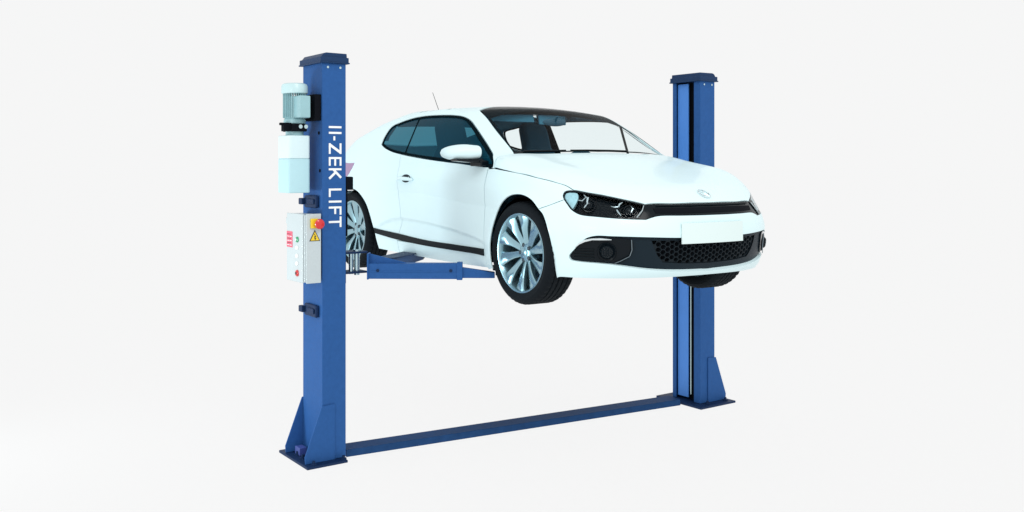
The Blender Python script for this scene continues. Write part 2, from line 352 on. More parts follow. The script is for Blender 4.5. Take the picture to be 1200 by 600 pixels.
def patch(segs, mp, sp=.03, off=0., gap=.002, skirt=.012, holes=(), both=False, step=.014, hole2=(), extra=()):
    """both: segs describe the y>=0 half, from the centre line round to the centre line again"""
    L = segs if isinstance(segs,np.ndarray) else loop(segs+mir(segs) if both else segs, step)
    p = inset(mp.to2(L), gap)
    hs = [inset(mp.to2(loop(h,step)), -gap) for h in holes]+[np.array(h) for h in hole2]
    lo, hi = p.min(0), p.max(0)
    gx = np.arange(lo[0]+sp*.5,hi[0],sp); gy = np.arange(lo[1]+sp*.5,hi[1],sp*.9)
    G = np.array([(a+(sp*.5 if j%2 else 0),b) for j,b in enumerate(gy) for a in gx]) if len(gx) and len(gy) else np.zeros((0,2))
    if len(G):
        k = inpoly(G,p)&(segdist(G,p)>sp*.45)
        for h in hs:
            bb = (G[:,0]>h[:,0].min()-sp)&(G[:,0]<h[:,0].max()+sp)&(G[:,1]>h[:,1].min()-sp)&(G[:,1]<h[:,1].max()+sp)&k
            if bb.any(): k[bb] &= ~inpoly(G[bb],h)&(segdist(G[bb],h)>sp*.35)
        G = G[k]
    if len(extra):                                       # crease lines: keep the triangulation on them
        X = mp.to2(np.array(extra)); X = X[inpoly(X,p)&(segdist(X,p)>.006)]
        for h in hs: X = X[~inpoly(X,h)&(segdist(X,h)>.006)]
        if len(X):
            dm = np.min(np.hypot(G[:,None,0]-X[None,:,0],G[:,None,1]-X[None,:,1]),1); G = np.r_[G[dm>.009],X]
    V = [Vector(q) for q in p]; Eg = [(i,(i+1)%len(p)) for i in range(len(p))]
    for h in hs:
        o = len(V); V += [Vector(q) for q in h]; Eg += [(o+i,o+(i+1)%len(h)) for i in range(len(h))]
    V += [Vector(q) for q in G]
    ov,oe,of,ovi,_,_ = delaunay_2d_cdt(V,Eg,[],0,1e-7)
    q = np.array([tuple(v) for v in ov]); f = np.array([t for t in of])
    cen = q[f].mean(1); k = inpoly(cen,p)
    for h in hs: k &= ~inpoly(cen,h)
    f = f[k]
    t = q[f]; ar = (t[:,1,0]-t[:,0,0])*(t[:,2,1]-t[:,0,1])-(t[:,2,0]-t[:,0,0])*(t[:,1,1]-t[:,0,1])
    f = f[np.abs(ar)>1e-12]
    P = mp.lift(q); N = grad(P); P = P+N*off
    # orient faces along N
    a,b,c = P[f[:,0]],P[f[:,1]],P[f[:,2]]; fn = np.cross(b-a,c-a); fl = (fn*N[f[:,0]]).sum(1)<0
    f[fl] = f[fl][:,::-1]
    mb = MB(); mb.add(P, [tuple(int(i) for i in t) for t in f]); mb.n = {i:tuple(n) for i,n in enumerate(N)}
    if skirt:
        cnt = {}
        for t in f:
            for i in range(3):
                e = (int(t[i]),int(t[(i+1)%3])); cnt[e] = cnt.get(e,0)+1
        for (i,j) in list(cnt):
            if (j,i) in cnt: continue
            A,B = P[i],P[j]
            fn = np.cross(B-A, -N[i]); l = np.linalg.norm(fn)
            if l<1e-9: continue
            fn = -fn/l
            o = mb.add([A,B,B-N[j]*skirt,A-N[i]*skirt], [(1,0,3,2)])
            for d in range(4): mb.n[o+d] = tuple(fn)
    return mb
# ---------------------------------------------------------------- the car
car = thing('parked_car', 'white two-door hatchback raised off the floor on the blue lift, front wheels hanging', 'car', (1.1421,6.6181,1.1352), math.atan2(-.8522,.5232))
SIDE, TOP, CYL, REAR = Map('side'), Map('top'), Map('cyl',.02), Map('rear',-2.55)
def part(name, mb, m, parent=car, **k): return obj(name, mb, m, parent, **k)
def pair(name, mb, m, pr=None, pl=None, **k):            # mb is the +y (left) half; right is its mirror. -> (right, left)
    return part(name, mb.mirror(), m, pr or car, **k), part(name, mb, m, pl or car, **k)
ARC = (.018,.367,.360); ARCR = (-2.548,.350,.388)
def arc(c, a0, a1, n=26):
    return [(c[0]+c[2]*math.cos(R(a0+(a1-a0)*i/n)), .89, c[1]+c[2]*math.sin(R(a0+(a1-a0)*i/n))) for i in range(n+1)]
def az(c, z, front): 
    a = math.degrees(math.asin((z-c[1])/c[2])); return a if front else 180-a
ARCF = [(.3265,.83,.205),(.327,.84,.30),(.316,.87,.44),(.292,.88,.53),(.259,.896,.599),(.2152,.8974,.6347)]
ARCF2 = [(.2152,.8974,.6347),(.145,.906,.692),(.07,.906,.717),(-.008,.906,.724),(-.09,.906,.713),(-.162,.906,.677),(-.225,.906,.622),(-.271,.906,.552),(-.312,.9,.47),(-.335,.895,.396),(-.345,.88,.31),(-.347,.87,.200)]
ARCRR = [(-2.108,.86,.205),(-2.120,.881,.275),(-2.150,.903,.396),(-2.19,.92,.50),(-2.25,.925,.585),(-2.336,.925,.65),(-2.43,.925,.692),(-2.55,.92,.708),(-2.66,.92,.696),(-2.78,.92,.645),(-2.87,.92,.56),(-2.92,.9,.45),(-2.935,.89,.35),(-2.925,.85,.215)]
# bonnet
b = patch([[(-.240,0,.99),(-.258,.28,.99),(-.305,.52,.99),(-.368,.685,.99)],[(-.368,.685,.99),BON[0]],BON,HLT,BART], TOP, sp=.035, both=True)
bonnet = part('bonnet', b, M['paint'])
# emblem lying on the bonnet nose
ec = hit(np.array([[.735,.026,1.5]]),np.array([[0,0,-1.]]),0,1.2)[0][0]; en = Vector(grad(ec[None])[0]); eu = Vector((0,1,0)); ev = en.cross(eu)
def EM(a,c): return Vector(ec)+en*.003+eu*a+ev*c
e = MB(); rr = .043
e.tube([EM(rr*math.cos(2*math.pi*i/36),rr*math.sin(2*math.pi*i/36)) for i in range(36)], .0036, 6, True, up=en)
q = .035
for s in (1,-1):
    e.tube([EM(-s*.020,q*.86),EM(0,.008)], .0028, 6, up=en)
    e.tube([EM(-s*.038,q*.42),EM(-s*.017,-q*.90),EM(0,-.003)], .0028, 6, up=en)
part('emblem', e, M['chrome'], bonnet)
# windscreen: wraps a little further round on the left
WSLL = [(-1.060,.668,1.33),(-.90,.716,1.27),(-.65,.770,1.14),(-.383,.803,.99)]
def lr(segsL, segsR): return segsL+mir(segsR)
def snap(pts, n=10):
    P = np.array(pts,float)
    for _ in range(n): P = P-body(*P.T)[:,None]*grad(P)*.9
    return [tuple(float(t) for t in p) for p in P]
REDGE = snap([(-3.0,.41,1.10),(-3.02,.60,1.02),(-3.03,.71,.95),(-3.02,.80,.8),(-3.0,.85,.66),(-2.99,.85,.6),(-2.98,.85,.4),(-2.97,.82,.215)])
def side_pt(x, z): return tuple(hit(np.array([[x,1.9,z]]),np.array([[0,-1.,0]]),0,1.9)[0][0])
DLOL = [p if p[0]>-1.25 else side_pt(-1.25+(p[0]+1.25)*1.39,p[2]) for p in DLO]
DLOBL = [p if p[0]>-1.25 else side_pt(-1.25+(p[0]+1.25)*1.39,p[2]) for p in DLOB]
# windscreen
wsb = [(-.268,0,.99),(-.288,.28,.99),(-.330,.50,.99),WSL[-1]]
wsbL = [(-.268,0,.99),(-.288,.28,.99),(-.330,.50,.99),WSLL[-1]]
wst = [WSL[0],(-1.19,.30,1.36),(-1.325,0,1.38)]
wstL = [WSLL[0],(-1.25,.30,1.36),(-1.325,0,1.38)]
WSO = lr([wsbL,WSLL[::-1],wstL],[wsb,WSL[::-1],wst])
wsh = part('windscreen', patch(WSO, TOP, sp=.04, gap=.004, off=.001, skirt=.004), M['glass_ws'])
inn = [[(-.300,0,.99),(-.320,.28,.99),(-.360,.48,.99),(-.415,.640,.99)],[(-.415,.640,.99),(-.65,.594,1.14),(-.855,.548,1.27)],[(-.855,.548,1.27),(-.915,.30,1.3),(-.955,0,1.3)]]
innL = [[(-.300,0,.99),(-.320,.28,.99),(-.360,.48,.99),(-.408,.760,.99)],[(-.408,.760,.99),(-.645,.735,1.14),(-.80,.69,1.22)],[(-.80,.69,1.22),(-.90,.42,1.3),(-.955,0,1.3)]]
part('shade_band', patch(WSO, TOP, sp=.04, gap=.005, off=-.0015, skirt=0, holes=[lr(innL,inn)]), M['frit'], wsh)
part('cowl', patch([[(-.22,0,.99),(-.24,.28,.99),(-.285,.5,.99),(-.36,.66,.99)],[(-.36,.66,.99),(-.405,.655,.99)],[(-.405,.655,.99),(-.35,.5,.99),(-.31,.28,.99),(-.29,0,.99)]], TOP, sp=.04, both=True, off=-.018, skirt=0), M['satin_black'])
for s in (1,-1):          # wipers parked along the windscreen foot
    w = MB(); pts = [(-.278-.25*(y*y), y, 0) for y in ([.30,.1,-.1,-.24] if s==1 else [-.28,-.4,-.5,-.6])]
    H = hit(np.array([(x,y,1.7) for x,y,_ in pts]),np.array([[0,0,-1.]]),0,1.4)[0]
    w.tube([tuple(h+np.array([0,0,.008])) for h in H], .006, 6); part('wiper', w, M['satin_black'])
# roof, rear window
rl = [(-1.022,.553,1.34),(-1.3,.578,1.35),(-1.7,.588,1.35),(-2.1,.57,1.33),(-2.42,.53,1.28)]
rlL = [(-1.075,.664,1.34),(-1.3,.648,1.35),(-1.7,.61,1.35),(-2.1,.575,1.33),(-2.42,.53,1.28)]
rhead = [rl[0],(-1.205,.3,1.36),(-1.340,0,1.38)]
rheadL = [rlL[0],(-1.265,.3,1.36),(-1.340,0,1.38)]
rback = [(-2.44,0,1.3),(-2.43,.25,1.3),(-2.42,.53,1.28)]
RO = lr([rback,rlL[::-1],rheadL],[rback,rl[::-1],rhead])
part('roof', patch(RO, TOP, sp=.05, off=-.002), M['paint'])
RL = lr([rback,rlL[::-1],[rlL[0],(-1.02,.45,1.3),(-1.0,0,1.3)]],[rback,rl[::-1],[rl[0],(-1.0,.40,1.3),(-1.0,0,1.3)]])
part('roof_lining', patch(RL, TOP, sp=.08, off=-.045, skirt=-.040), M['lining'])
rw = [[(-2.455,0,1.3),(-2.445,.25,1.3),(-2.435,.515,1.3)],[(-2.435,.515,1.3),(-2.75,.46,1.16),(-2.97,.405,1.10)],[(-2.97,.405,1.10),(-3.0,.2,1.1),(-3.01,0,1.1)]]
part('rear_window', patch(rw, TOP, sp=.06, both=True, off=-.003), M['glass_clear'])
a = MB(); a.tube([(-2.50,0,1.318),(-2.53,0,1.345),(-2.70,0,1.60)],[.008,.0030,.0022],8); part('antenna', a, M['satin_black'])
# door, fender, side panel, sill
CREASE = []
for fx_, dz in (([(-2.11,.395),(-2.0,.432),(-1.84,.475),(-1.64,.495),(-1.22,.479),(-.85,.449),(-.56,.411),(-.43,.384)],(.004,0,-.011,-.022,-.027)),([(-2.2,.832),(-1.6,.822),(-1.0,.802),(-.5,.765),(-.1,.72)],(.005,0,-.006)),([(-2.1,.695),(-1.75,.705),(-1.2,.682),(-.7,.64),(-.3,.62)],(.005,0,-.006))):
    for x_ in np.arange(fx_[0][0],fx_[-1][0],.016):
        for q_ in dz: CREASE.append((x_,0,float(np.interp(x_,[a for a,_ in fx_],[b_ for _,b_ in fx_]))+q_))
CREASE = hit(np.array([(x_,1.9,z_) for x_,_,z_ in CREASE]),np.array([[0,-1.,0]]),0,1.9)[0]
zb = lambda x: float(np.interp(-x,[-p[0] for p in DLOB],[p[2] for p in DLOB]))
yb = lambda x: float(np.interp(-x,[-p[0] for p in DLOB],[p[1] for p in DLOB]))
ZD = .296
dtop = [(x,yb(x),zb(x)-.004) for x in (-.432,-.571,-.81,-1.028,-1.352,-1.63,-1.745)]
drear = [dtop[-1],(-1.755,.86,.88),(-1.745,.895,.757),(-1.706,.9,.661),(-1.660,.901,.545),(-1.655,.898,.46),(-1.70,.88,.37),(-1.735,.87,ZD)]
door = patch([dtop,drear,[(-1.735,.87,ZD),(-.428,.885,ZD)],[(-.428,.885,ZD),(-.430,.89,.6),(-.432,.86,zb(-.432)-.004)]], SIDE, sp=.022, extra=CREASE)
doorR, doorL = pair('door', door, M['paint'])
fe = patch([[(-.428,.88,.200),(-.428,.89,.5),(-.429,.88,.72),(-.424,.864,.89)],[(-.424,.864,.889),BON[0]],BON,HLO[:5],BF,ARCF2,[ARCF2[-1],(-.428,.88,.200)]], SIDE, sp=.022, skirt=.008, extra=CREASE)
pair('front_fender', fe, M['paint'])
def side_panel(W, T, D, DB):
    return patch([W[::-1],[W[0]]+[(a,b_+.004,c) for a,b_,c in T]+snap([(-2.75,.475,1.16)])+[REDGE[0]],REDGE,[REDGE[-1],ARCRR[-1]],ARCRR[::-1],[ARCRR[0],(-1.735,.85,.195)],[(-1.735,.85,.195),(-1.737,.87,ZD)],
     drear[::-1],[dtop[-1]]+[p for p in DB if p[0]<-1.80],D,[D[-1],(-.39,.856,.893)],[(-.39,.856,.893),BON[0]],[BON[0],W[-1]]], SIDE, sp=.035, skirt=.012, extra=CREASE)
part('side_panel', side_panel(WSL,rl,DLO,DLOB).mirror(), M['paint']); part('side_panel', side_panel(WSLL,rlL,DLOL,DLOBL), M['paint'])
pair('sill_panel', patch([[(-1.735,.85,.195),(-1.0,.85,.19),(-.428,.86,.200)],[(-.428,.86,.2),(-.428,.87,ZD-.001)],[(-.428,.87,ZD-.001),(-1.735,.87,ZD-.001)],[(-1.735,.87,ZD-.001),(-1.735,.85,.195)]], SIDE, sp=.04, skirt=.03), M['paint'])
st = patch([[(-2.140,.895,.385),(-1.736,.874,.358),(-1.268,.873,.335),(-.846,.873,.332),(-.52,.884,.336),(-.436,.89,.336)],[(-.436,.89,.336),(-.436,.888,.286)],
     [(-.436,.888,.286),(-.528,.879,.287),(-.844,.875,.287),(-1.266,.875,.290),(-1.736,.874,.304),(-2.118,.886,.336)],[(-2.118,.886,.336),(-2.140,.895,.385)]], SIDE, sp=.04, off=.009, skirt=.012)
pair('side_strip', st, M['satin_black'])
# side glass: black rubber frame + door pane + quarter pane
def clip2(poly, xs, keep_front):
    out = []; n = len(poly)
    for i in range(n):
        a, b_ = poly[i], poly[(i+1)%n]; ia = (a[0]>=xs)==keep_front; ib = (b_[0]>=xs)==keep_front
        if ia: out.append(a)
        if ia!=ib: t = (xs-a[0])/(b_[0]-a[0]); out.append(a+(b_-a)*t)
    return np.array(out)
class Map2(Map):           # outline already in 2D
    def to2(s,P): return np.atleast_2d(P)[:,:2].copy()
SIDE2 = Map2('side')
def glazing(D, DB, flip, gm, div):
    fx = (lambda m_: m_.mirror()) if flip else (lambda m_: m_)
    full = loop([D,DB]); f2 = inset(SIDE.to2(full), .020); q2 = inset(SIDE.to2(full), .016)
    fr_ = part('window_surround', fx(patch(full, SIDE, sp=.05, off=-.004, gap=.002, skirt=.006, hole2=[f2])), M['frit'])
    c_, hw = div
    for keep, xs, nm in ((True,c_+.006,'door_window'),(False,c_-.006,'quarter_window')):
        pl = clip2(q2, xs, keep); part(nm, fx(patch(np.c_[pl,np.zeros(len(pl))], SIDE2, sp=.05, off=-.010, gap=0, skirt=0)), gm, fr_)
    dl = [(c_,hw,'window_divider')]+([] if flip else [(-.885,.016,'window_divider')])
    for c2, h2_, nm in dl:
        q3 = clip2(clip2(f2, c2+h2_, False), c2-h2_, True); part(nm, fx(patch(np.c_[q3,np.zeros(len(q3))], SIDE2, sp=.05, off=-.007, gap=0, skirt=0)), M['frit'], fr_)
glazing(DLO, DLOB, True, M['glass_side'], (-1.69,.014)); glazing(DLOL, DLOBL, False, M['glass_clear'], (-1.865,.072))
# door handles: bar over a flush dark patch that paints in the recess's shade
hp = hit(np.array([(x,1.9,z) for x,z in ((-1.735,.800),(-1.69,.806),(-1.60,.806),(-1.52,.803),(-1.478,.796))]),np.array([[0,-1.,0]]),0,1.9)[0]
h = MB(); h.tube([tuple(p+np.array([0,o,0])) for p,o in zip(hp,(.004,.022,.030,.026,.004))],[.010,.016,.017,.016,.010],10,flat=.9)
rc = patch([[(-1.60+.076*math.cos(t),.9,.818+.034*math.sin(t)) for t in np.linspace(0,2*math.pi,25)]], SIDE, sp=.03, off=.0015, gap=0, skirt=0)
hr, hl = pair('door_handle', h, M['paint'], doorR, doorL)
part('recess_shade', rc.mirror(), M['grey_plastic'], doorR); part('recess_shade', rc, M['grey_plastic'], doorL)
# mirrors
def mirror_mb(lo, hi, grow=0):
    mb = MB(); n, m = 28, 18; vs = []
    for i in range(m+1):
        t = i/m; y = .878+t*.228
        wz = .057*(1-max(0,(t-.35)/.65)**2.0)**.5*(.84+.16*min(1,t/.3))+.0005; wx = .085*(1-max(0,(t-.55)/.45)**2.4)**.5+.0005
        zc = 1.004-.006*t
        for k in range(n):
            a = 2*math.pi*k/n; ca, sa = math.cos(a), math.sin(a)
            x = wx*(math.copysign(abs(ca)**.75,ca) if ca>0 else .35*math.copysign(abs(ca)**.4,ca))
            z = zc+wz*math.copysign(abs(sa)**.85,sa)
            vs.append((-.565-.10*t+x, y, z))
    mb.add(vs,[(i*n+k,i*n+(k+1)%n,(i+1)*n+(k+1)%n,(i+1)*n+k) for i in range(m) for k in range(n)]+[tuple(range(n)),tuple(range(m*n,m*n+n))[::-1]])
    return mb
mm = mirror_mb(0,0)
mR = part('door_mirror', mm.mirror(), M['paint'], angle=50)
fm = MB(); fm.v = [(-.66-(y-.878)*.93+(x+.6)*.2, .862+(x+.60)*.26, z-.055) for x,y,z in mm.v]; fm.f = list(mm.f); mL = part('door_mirror', fm, M['paint'], angle=50)
ft = MB(); ft.box((-.60,.835,.905),(-.45,.90,.945)); ft.hexa([(-.62,.86,.925),(-.46,.86,.925),(-.52,1.03,.940),(-.64,1.03,.940),(-.62,.86,.958),(-.48,.86,.958),(-.54,1.05,.957),(-.64,1.05,.957)])
part('mirror_foot', ft.mirror(), M['gloss_black'], mR, bevel=.008); fl_ = MB(); fl_.box((-.72,.82,.905),(-.60,.872,.945)); part('mirror_foot', fl_, M['gloss_black'], mL, bevel=.008)
# front bumper with the wide lower opening
INT = [[(.85,0,.466),(.841,.271,.467),(.782,.489,.475),(.660,.667,.481),(.589,.748,.481),(.536,.784,.459),(.472,.813,.393),(.437,.826,.350),(.445,.822,.330),(.48,.80,.322),(.643,.672,.310),(.758,.467,.277),(.80,.296,.261),(.815,0,.249)]]
low = [(.3265,.83,.205),(.345,.82,.213),(.45,.80,.214),(.62,.62,.218),(.74,.36,.220),(.79,.15,.221),(.80,0,.221)]
bump = patch([BARB[::-1],HLB[::-1],HLO[4:][::-1],BF,ARCF[::-1],low], CYL, sp=.028, both=True, holes=[INT+mir(INT)], skirt=.03)
bumper = part('front_bumper', bump, M['paint'])
# intake insert: slate surround, honeycomb centre, fog lamps
HC = [[(.85,0,.462),(.80,.42,.464),(.785,.478,.466)],[(.785,.478,.466),(.788,.455,.404),(.792,.425,.350),(.793,.378,.300)],[(.793,.378,.300),(.80,.20,.286),(.81,0,.280)]]
ins = patch(INT, CYL, sp=.03, both=True, gap=-.012, off=-.022, skirt=0, holes=[HC+mir(HC)])
grille = part('lower_grille', ins, M['grey_plastic'])
h2 = inset(CYL.to2(loop(HC+mir(HC))), -.006)
hexs = []; s_ = .0215; wx_, hz_ = s_*1.5, s_*math.sqrt(3)*.92
for i in range(-24,25):
    for j in range(0,8):
        c = np.array([i*wx_*.98, .272+j*hz_+(hz_/2 if i%2 else 0)])
        hx = np.array([c+.865*s_*np.array([math.cos(k*math.pi/3),.92*math.sin(k*math.pi/3)]) for k in range(6)])
        if inpoly(hx,h2).all() and segdist(hx,h2).min()>.004: hexs.append(hx)
mesh_ = patch(np.c_[h2,np.zeros(len(h2))], type('M3',(Map,),{'to2':lambda s,P: np.atleast_2d(P)[:,:2].copy()})('cyl',.02), sp=.05, off=-.030, gap=0, skirt=.014, hole2=hexs)
part('honeycomb_mesh', mesh_, M['mesh'], grille)
part('grille_backing', patch(INT, CYL, sp=.05, both=True, gap=-.012, off=-.075, skirt=0), M['slot'], grille)
FO = [(.440+0,.824,.352),(.470,.812,.395),(.536,.782,.458),(.60,.735,.474),(.70,.62,.470),(.735,.567,.452),(.732,.572,.37),(.69,.624,.318),(.643,.672,.316),(.48,.797,.327),(.448,.82,.334)]
fogp = patch([FO+[FO[0]]], CYL, sp=.025, off=-.012, gap=.004, skirt=.010)
fogR, fogL = pair('fog_lamp_panel', fogp, M['gloss_black'])
def at_surf(th_px, z, off, mp=CYL):
    P = mp.lift(np.array([[th_px,z]])); n = grad(P); return Vector(P[0]+n[0]*off), Vector(n[0])
def cyl2(x,y): return math.atan2(y,x-.02)*.85
fl = MB(); p, n = at_surf(cyl2(.633,.690),.384,-.012); fl.lathe([(.0,.030),(.030,.026),(.040,.014),(.043,.004),(.056,.010),(.060,.004),(.060,-.02)],p,n,28)
part('fog_lamp', fl.mirror(), M['gloss_black'], fogR); part('fog_lamp', fl, M['gloss_black'], fogL)
fb = MB(); p, n = at_surf(cyl2(.633,.690),.384,.016); fb.lathe([(.0,.004),(.022,.002),(.034,-.006)],p,n,24)
part('fog_lens', fb.mirror(), M['lens'], fogR); part('fog_lens', fb, M['lens'], fogL)
def on(pts, off): return [tuple(CYL.lift(np.array([[cyl2(x,y),z]]))[0]+grad(CYL.lift(np.array([[cyl2(x,y),z]])))[0]*off) for x,y,z in pts]
ct = MB(); ct.tube(on([(.728,.578,.462),(.729,.575,.40),(.722,.585,.365)],.003),.0028,6,up=(0,1,0)); ct.tube(on([(.722,.585,.362),(.69,.625,.335),(.665,.655,.318)],.003),.0028,6)
part('chrome_trim', ct.mirror(), M['dull_chrome'], fogR); part('chrome_trim', ct, M['dull_chrome'], fogL)
cg = MB(); cg.tube(on([(.478,.81,.408),(.505,.80,.432),(.536,.783,.450),(.575,.757,.461),(.615,.722,.463),(.655,.67,.461)],.001),[.002,.0055,.007,.005,.006,.002],8,flat=1.3)  # white gloss reflection along the intake edge, shaped as a bright chrome streak
part('reflection_streak', cg.mirror(), M['chrome'], fogR); part('reflection_streak', cg, M['chrome'], fogL)
for zz in (.345,.362,.379,.396):
    sl = MB(); sl.tube(on([(.46,.815,zz),(.53,.783,zz),(.575,.745,zz)],-.008),.004,6); part('fog_slat', sl.mirror(), M['satin_black'], fogR); part('fog_slat', sl, M['satin_black'], fogL)
# number plate, blank
np_ = MB(); P0 = CYL.lift(np.array([[0,.487]]))[0]
for i in range(17):
    y = -.277+.53*i/16; x = .872-.018*(y/.265)**2
    np_.v += [(x,y,.430),(x-.004,y,.5575),(x-.010,y,.5575),(x-.010,y,.430)]
for i in range(16):
    for k in range(4): np_.f.append((4*i+k,4*i+(k+1)%4,4*i+4+(k+1)%4,4*i+4+k))
np_.f += [(3,2,1,0),(64,65,66,67)]
part('number_plate', np_, M['plate'], bevel=.002)
pr_ = MB(); pr_.box((.78,-.2,.455),(.848,.2,.52)); part('plate_bracket', pr_, M['satin_black'], bumper)
# black bar between the lamps
bar = patch([BART[::-1],HIN,[HIN[-1],BARB[0]],BARB], CYL, sp=.025, both=True, off=-.006, gap=.001, skirt=.02)
gb = part('grille_bar', bar, M['gloss_black'])
ri = MB(); ri.tube(on([(.79,y,.664) for y in (-.42,-.3,-.15,0,.15,.3,.42)],.0),.0035,6); part('bar_rib', ri, M['satin_black'], gb)
sl = [(.79,y,.640) for y in (-.43,-.2,0,.2,.43)]
rs = patch([[(.80,0,.655),(.79,.25,.655),(.76,.43,.652)],[(.76,.43,.652),(.77,.42,.620)],[(.77,.42,.620),(.81,.25,.618),(.82,0,.618)]], CYL, sp=.03, both=True, off=-.003, skirt=.003); part('bar_slot', rs, M['slot'], gb)
# head lamps
HL = [HLT,HIN,[HIN[-1]]+HLB[:-1][::-1],HLO[::-1]]
hlh = patch(HL, CYL, sp=.03, gap=.001, off=-.05, skirt=-.046)
hR, hL = pair('headlight', hlh, M['gloss_black'])
ln = patch(HL, CYL, sp=.025, gap=.0025, off=-.001, skirt=0)
part('lens', ln.mirror(), M['lens'], hR); part('lens', ln, M['lens'], hL)
rim_ = patch(HL, CYL, sp=.05, gap=.0015, off=-.0025, skirt=.004, hole2=[inset(CYL.to2(loop(HL)),.007)])
part('lens_seal', rim_.mirror(), M['gloss_black'], hR); part('lens_seal', rim_, M['gloss_black'], hL)
# outer pale reflector, two projector lamps, chrome fins, inner chrome edge
bl = [SR[:5],SR[4:]+[SR[0]]]
bp_ = patch(bl, CYL, sp=.02, off=-.012, gap=0, skirt=.02); part('side_reflector', bp_.mirror(), M['lamp_blue'], hR); part('side_reflector', bp_, M['lamp_blue'], hL)
for (x,y,z),r in zip(LAMPS,(.042,.040)):
    p, n = at_surf(cyl2(x,y),z,-.034); n = (n*.5+Vector((1,.25,0))*.5).normalized()
    l = MB(); l.lathe([(.0,.026),(r*.4,.024),(r*.7,.016),(r*.86,.004),(r*.9,.012),(r*1.06,.014),(r*1.1,.004),(r*1.1,-.03)],p,n,28)
    part('projector_lamp', l.mirror(), M['gloss_black'], hR); part('projector_lamp', l, M['gloss_black'], hL)
def fin(pts, r): 
    t = MB(); t.tube(on(pts,-.012), r, 8, flat=.8); part('chrome_fin', t.mirror(), M['fin_chrome'], hR); part('chrome_fin', t, M['fin_chrome'], hL)
fin(F1,[.004,.010,.009,.005])
fin(F2,[.006,.009,.004])
fin(F3,[.004,.008,.006])
fin(F4,[.003,.008,.004])
fin(F5,[.006,.007,.003])
fin(F6,[.003,.006,.003])
ic = MB(); ic.tube(on([(HIN[0][0],HIN[0][1]+.012,HIN[0][2]-.008),(HIN[1][0],HIN[1][1]+.010,HIN[1][2]),(HIN[2][0]-.006,HIN[2][1]+.008,HIN[2][2]+.010)],.001),.0035,6); part('chrome_edge', ic.mirror(), M['fin_chrome'], hR); part('chrome_edge', ic, M['fin_chrome'], hL)
# rear end
rb = lambda z0,z1,hw0,hw1: None
rbm = patch([snap([(-3.38,0,.66),(-3.2,.6,.66)])+[REDGE[4]],REDGE[4:],[REDGE[-1]]+snap([(-3.25,.5,.22),(-3.36,0,.22)])], REAR, sp=.045, both=True)
rear_bumper = part('rear_bumper', rbm, M['paint'])
ta, tb_, tc, td = snap([(-3.2,.55,.95),(-3.22,.56,.76),(-3.05,.80,.76),(-3.2,.56,.664)])
tg = patch([snap([(-3.06,0,1.095),(-3.04,.2,1.098)])+[REDGE[0]],REDGE[:3],[REDGE[2],ta],[ta,tb_],[tb_,td],[td]+snap([(-3.3,.3,.664),(-3.38,0,.664)])], REAR, sp=.045, both=True)
part('tailgate', tg, M['paint'])
tl = patch([[REDGE[2],ta],[ta,tb_],[tb_,tc],[tc,REDGE[3],REDGE[2]]], REAR, sp=.03, off=.003)
tR, tL = pair('tail_light', tl, M['tail_red'])
tw = patch([[(-3.025,.72,.935),(-2.80,.84,.930),(-2.622,.8446,.9295)],[(-2.622,.8446,.9295),(-2.667,.866,.863),(-2.706,.885,.813),(-2.80,.89,.785)],[(-2.80,.89,.785),(-3.01,.83,.775)],[(-3.01,.83,.775),(-3.025,.72,.935)]], SIDE, sp=.03, off=.003, gap=0, skirt=.004); part('tail_light_wrap', tw.mirror(), M['tail_red'], tR); part('tail_light_wrap', tw, M['tail_red'], tL)
pair('rear_quarter_corner', patch([[tb_,tc],[tc,REDGE[3]],[REDGE[3],REDGE[4]],[REDGE[4],td],[td,tb_]], REAR, sp=.04), M['paint'])
rd = patch([snap([(-3.38,0,.38),(-3.3,.4,.38),(-3.15,.62,.40)]),snap([(-3.15,.62,.40),(-3.15,.62,.27)]),snap([(-3.15,.62,.27),(-3.3,.4,.24),(-3.37,0,.24)])], REAR, sp=.03, both=True, off=.010); part('rear_diffuser', rd, M['satin_black'], rear_bumper)
rp_ = MB(); rp_.box((-3.405,-.26,.50),(-3.393,.26,.61)); part('number_plate', rp_, M['plate'], rear_bumper, bevel=.002)
# underbody, wheel-arch liners, cabin
ub = MB(); ub.prism([(-3.2,-.66),(-2.97,-.76),(-2.15,-.76),(-2.1,-.80),(-.36,-.80),(-.30,-.58),(.33,-.58),(.40,-.70),(.62,-.52),(.72,0),(.62,.52),(.40,.70),(.33,.58),(-.30,.58),(-.36,.80),(-2.1,.80),(-2.15,.76),(-2.97,.76),(-3.2,.66)],lambda a,c,d:(a,c,d),.232,.25)
part('underbody', ub, M['satin_black'])
for c in ((-.010,.352,.345),(-2.54,.345,.375)):
    l = MB(); n = 24; vs = []
    for i in range(n+1):
        a = R(-10+200*i/n)
        for y, rr in ((.860 if c[0]>-1 else .825,c[2]+.002),(.82 if c[0]>-1 else .79,c[2]+.025),(.56,c[2]+.025),(.56,.05)): vs.append((c[0]+rr*math.cos(a),y,max(.24,c[1]+rr*math.sin(a))))
    l.add(vs,[(4*i+k,4*i+k+1,4*i+5+k,4*i+4+k) for i in range(n) for k in range(3)]); pair('wheel_arch_liner', l, M['liner'], recalc=False)
cab = MB(); cab.box((-2.9,-.72,.26),(-.35,.72,.30)); part('cabin_floor', cab, M['interior'])
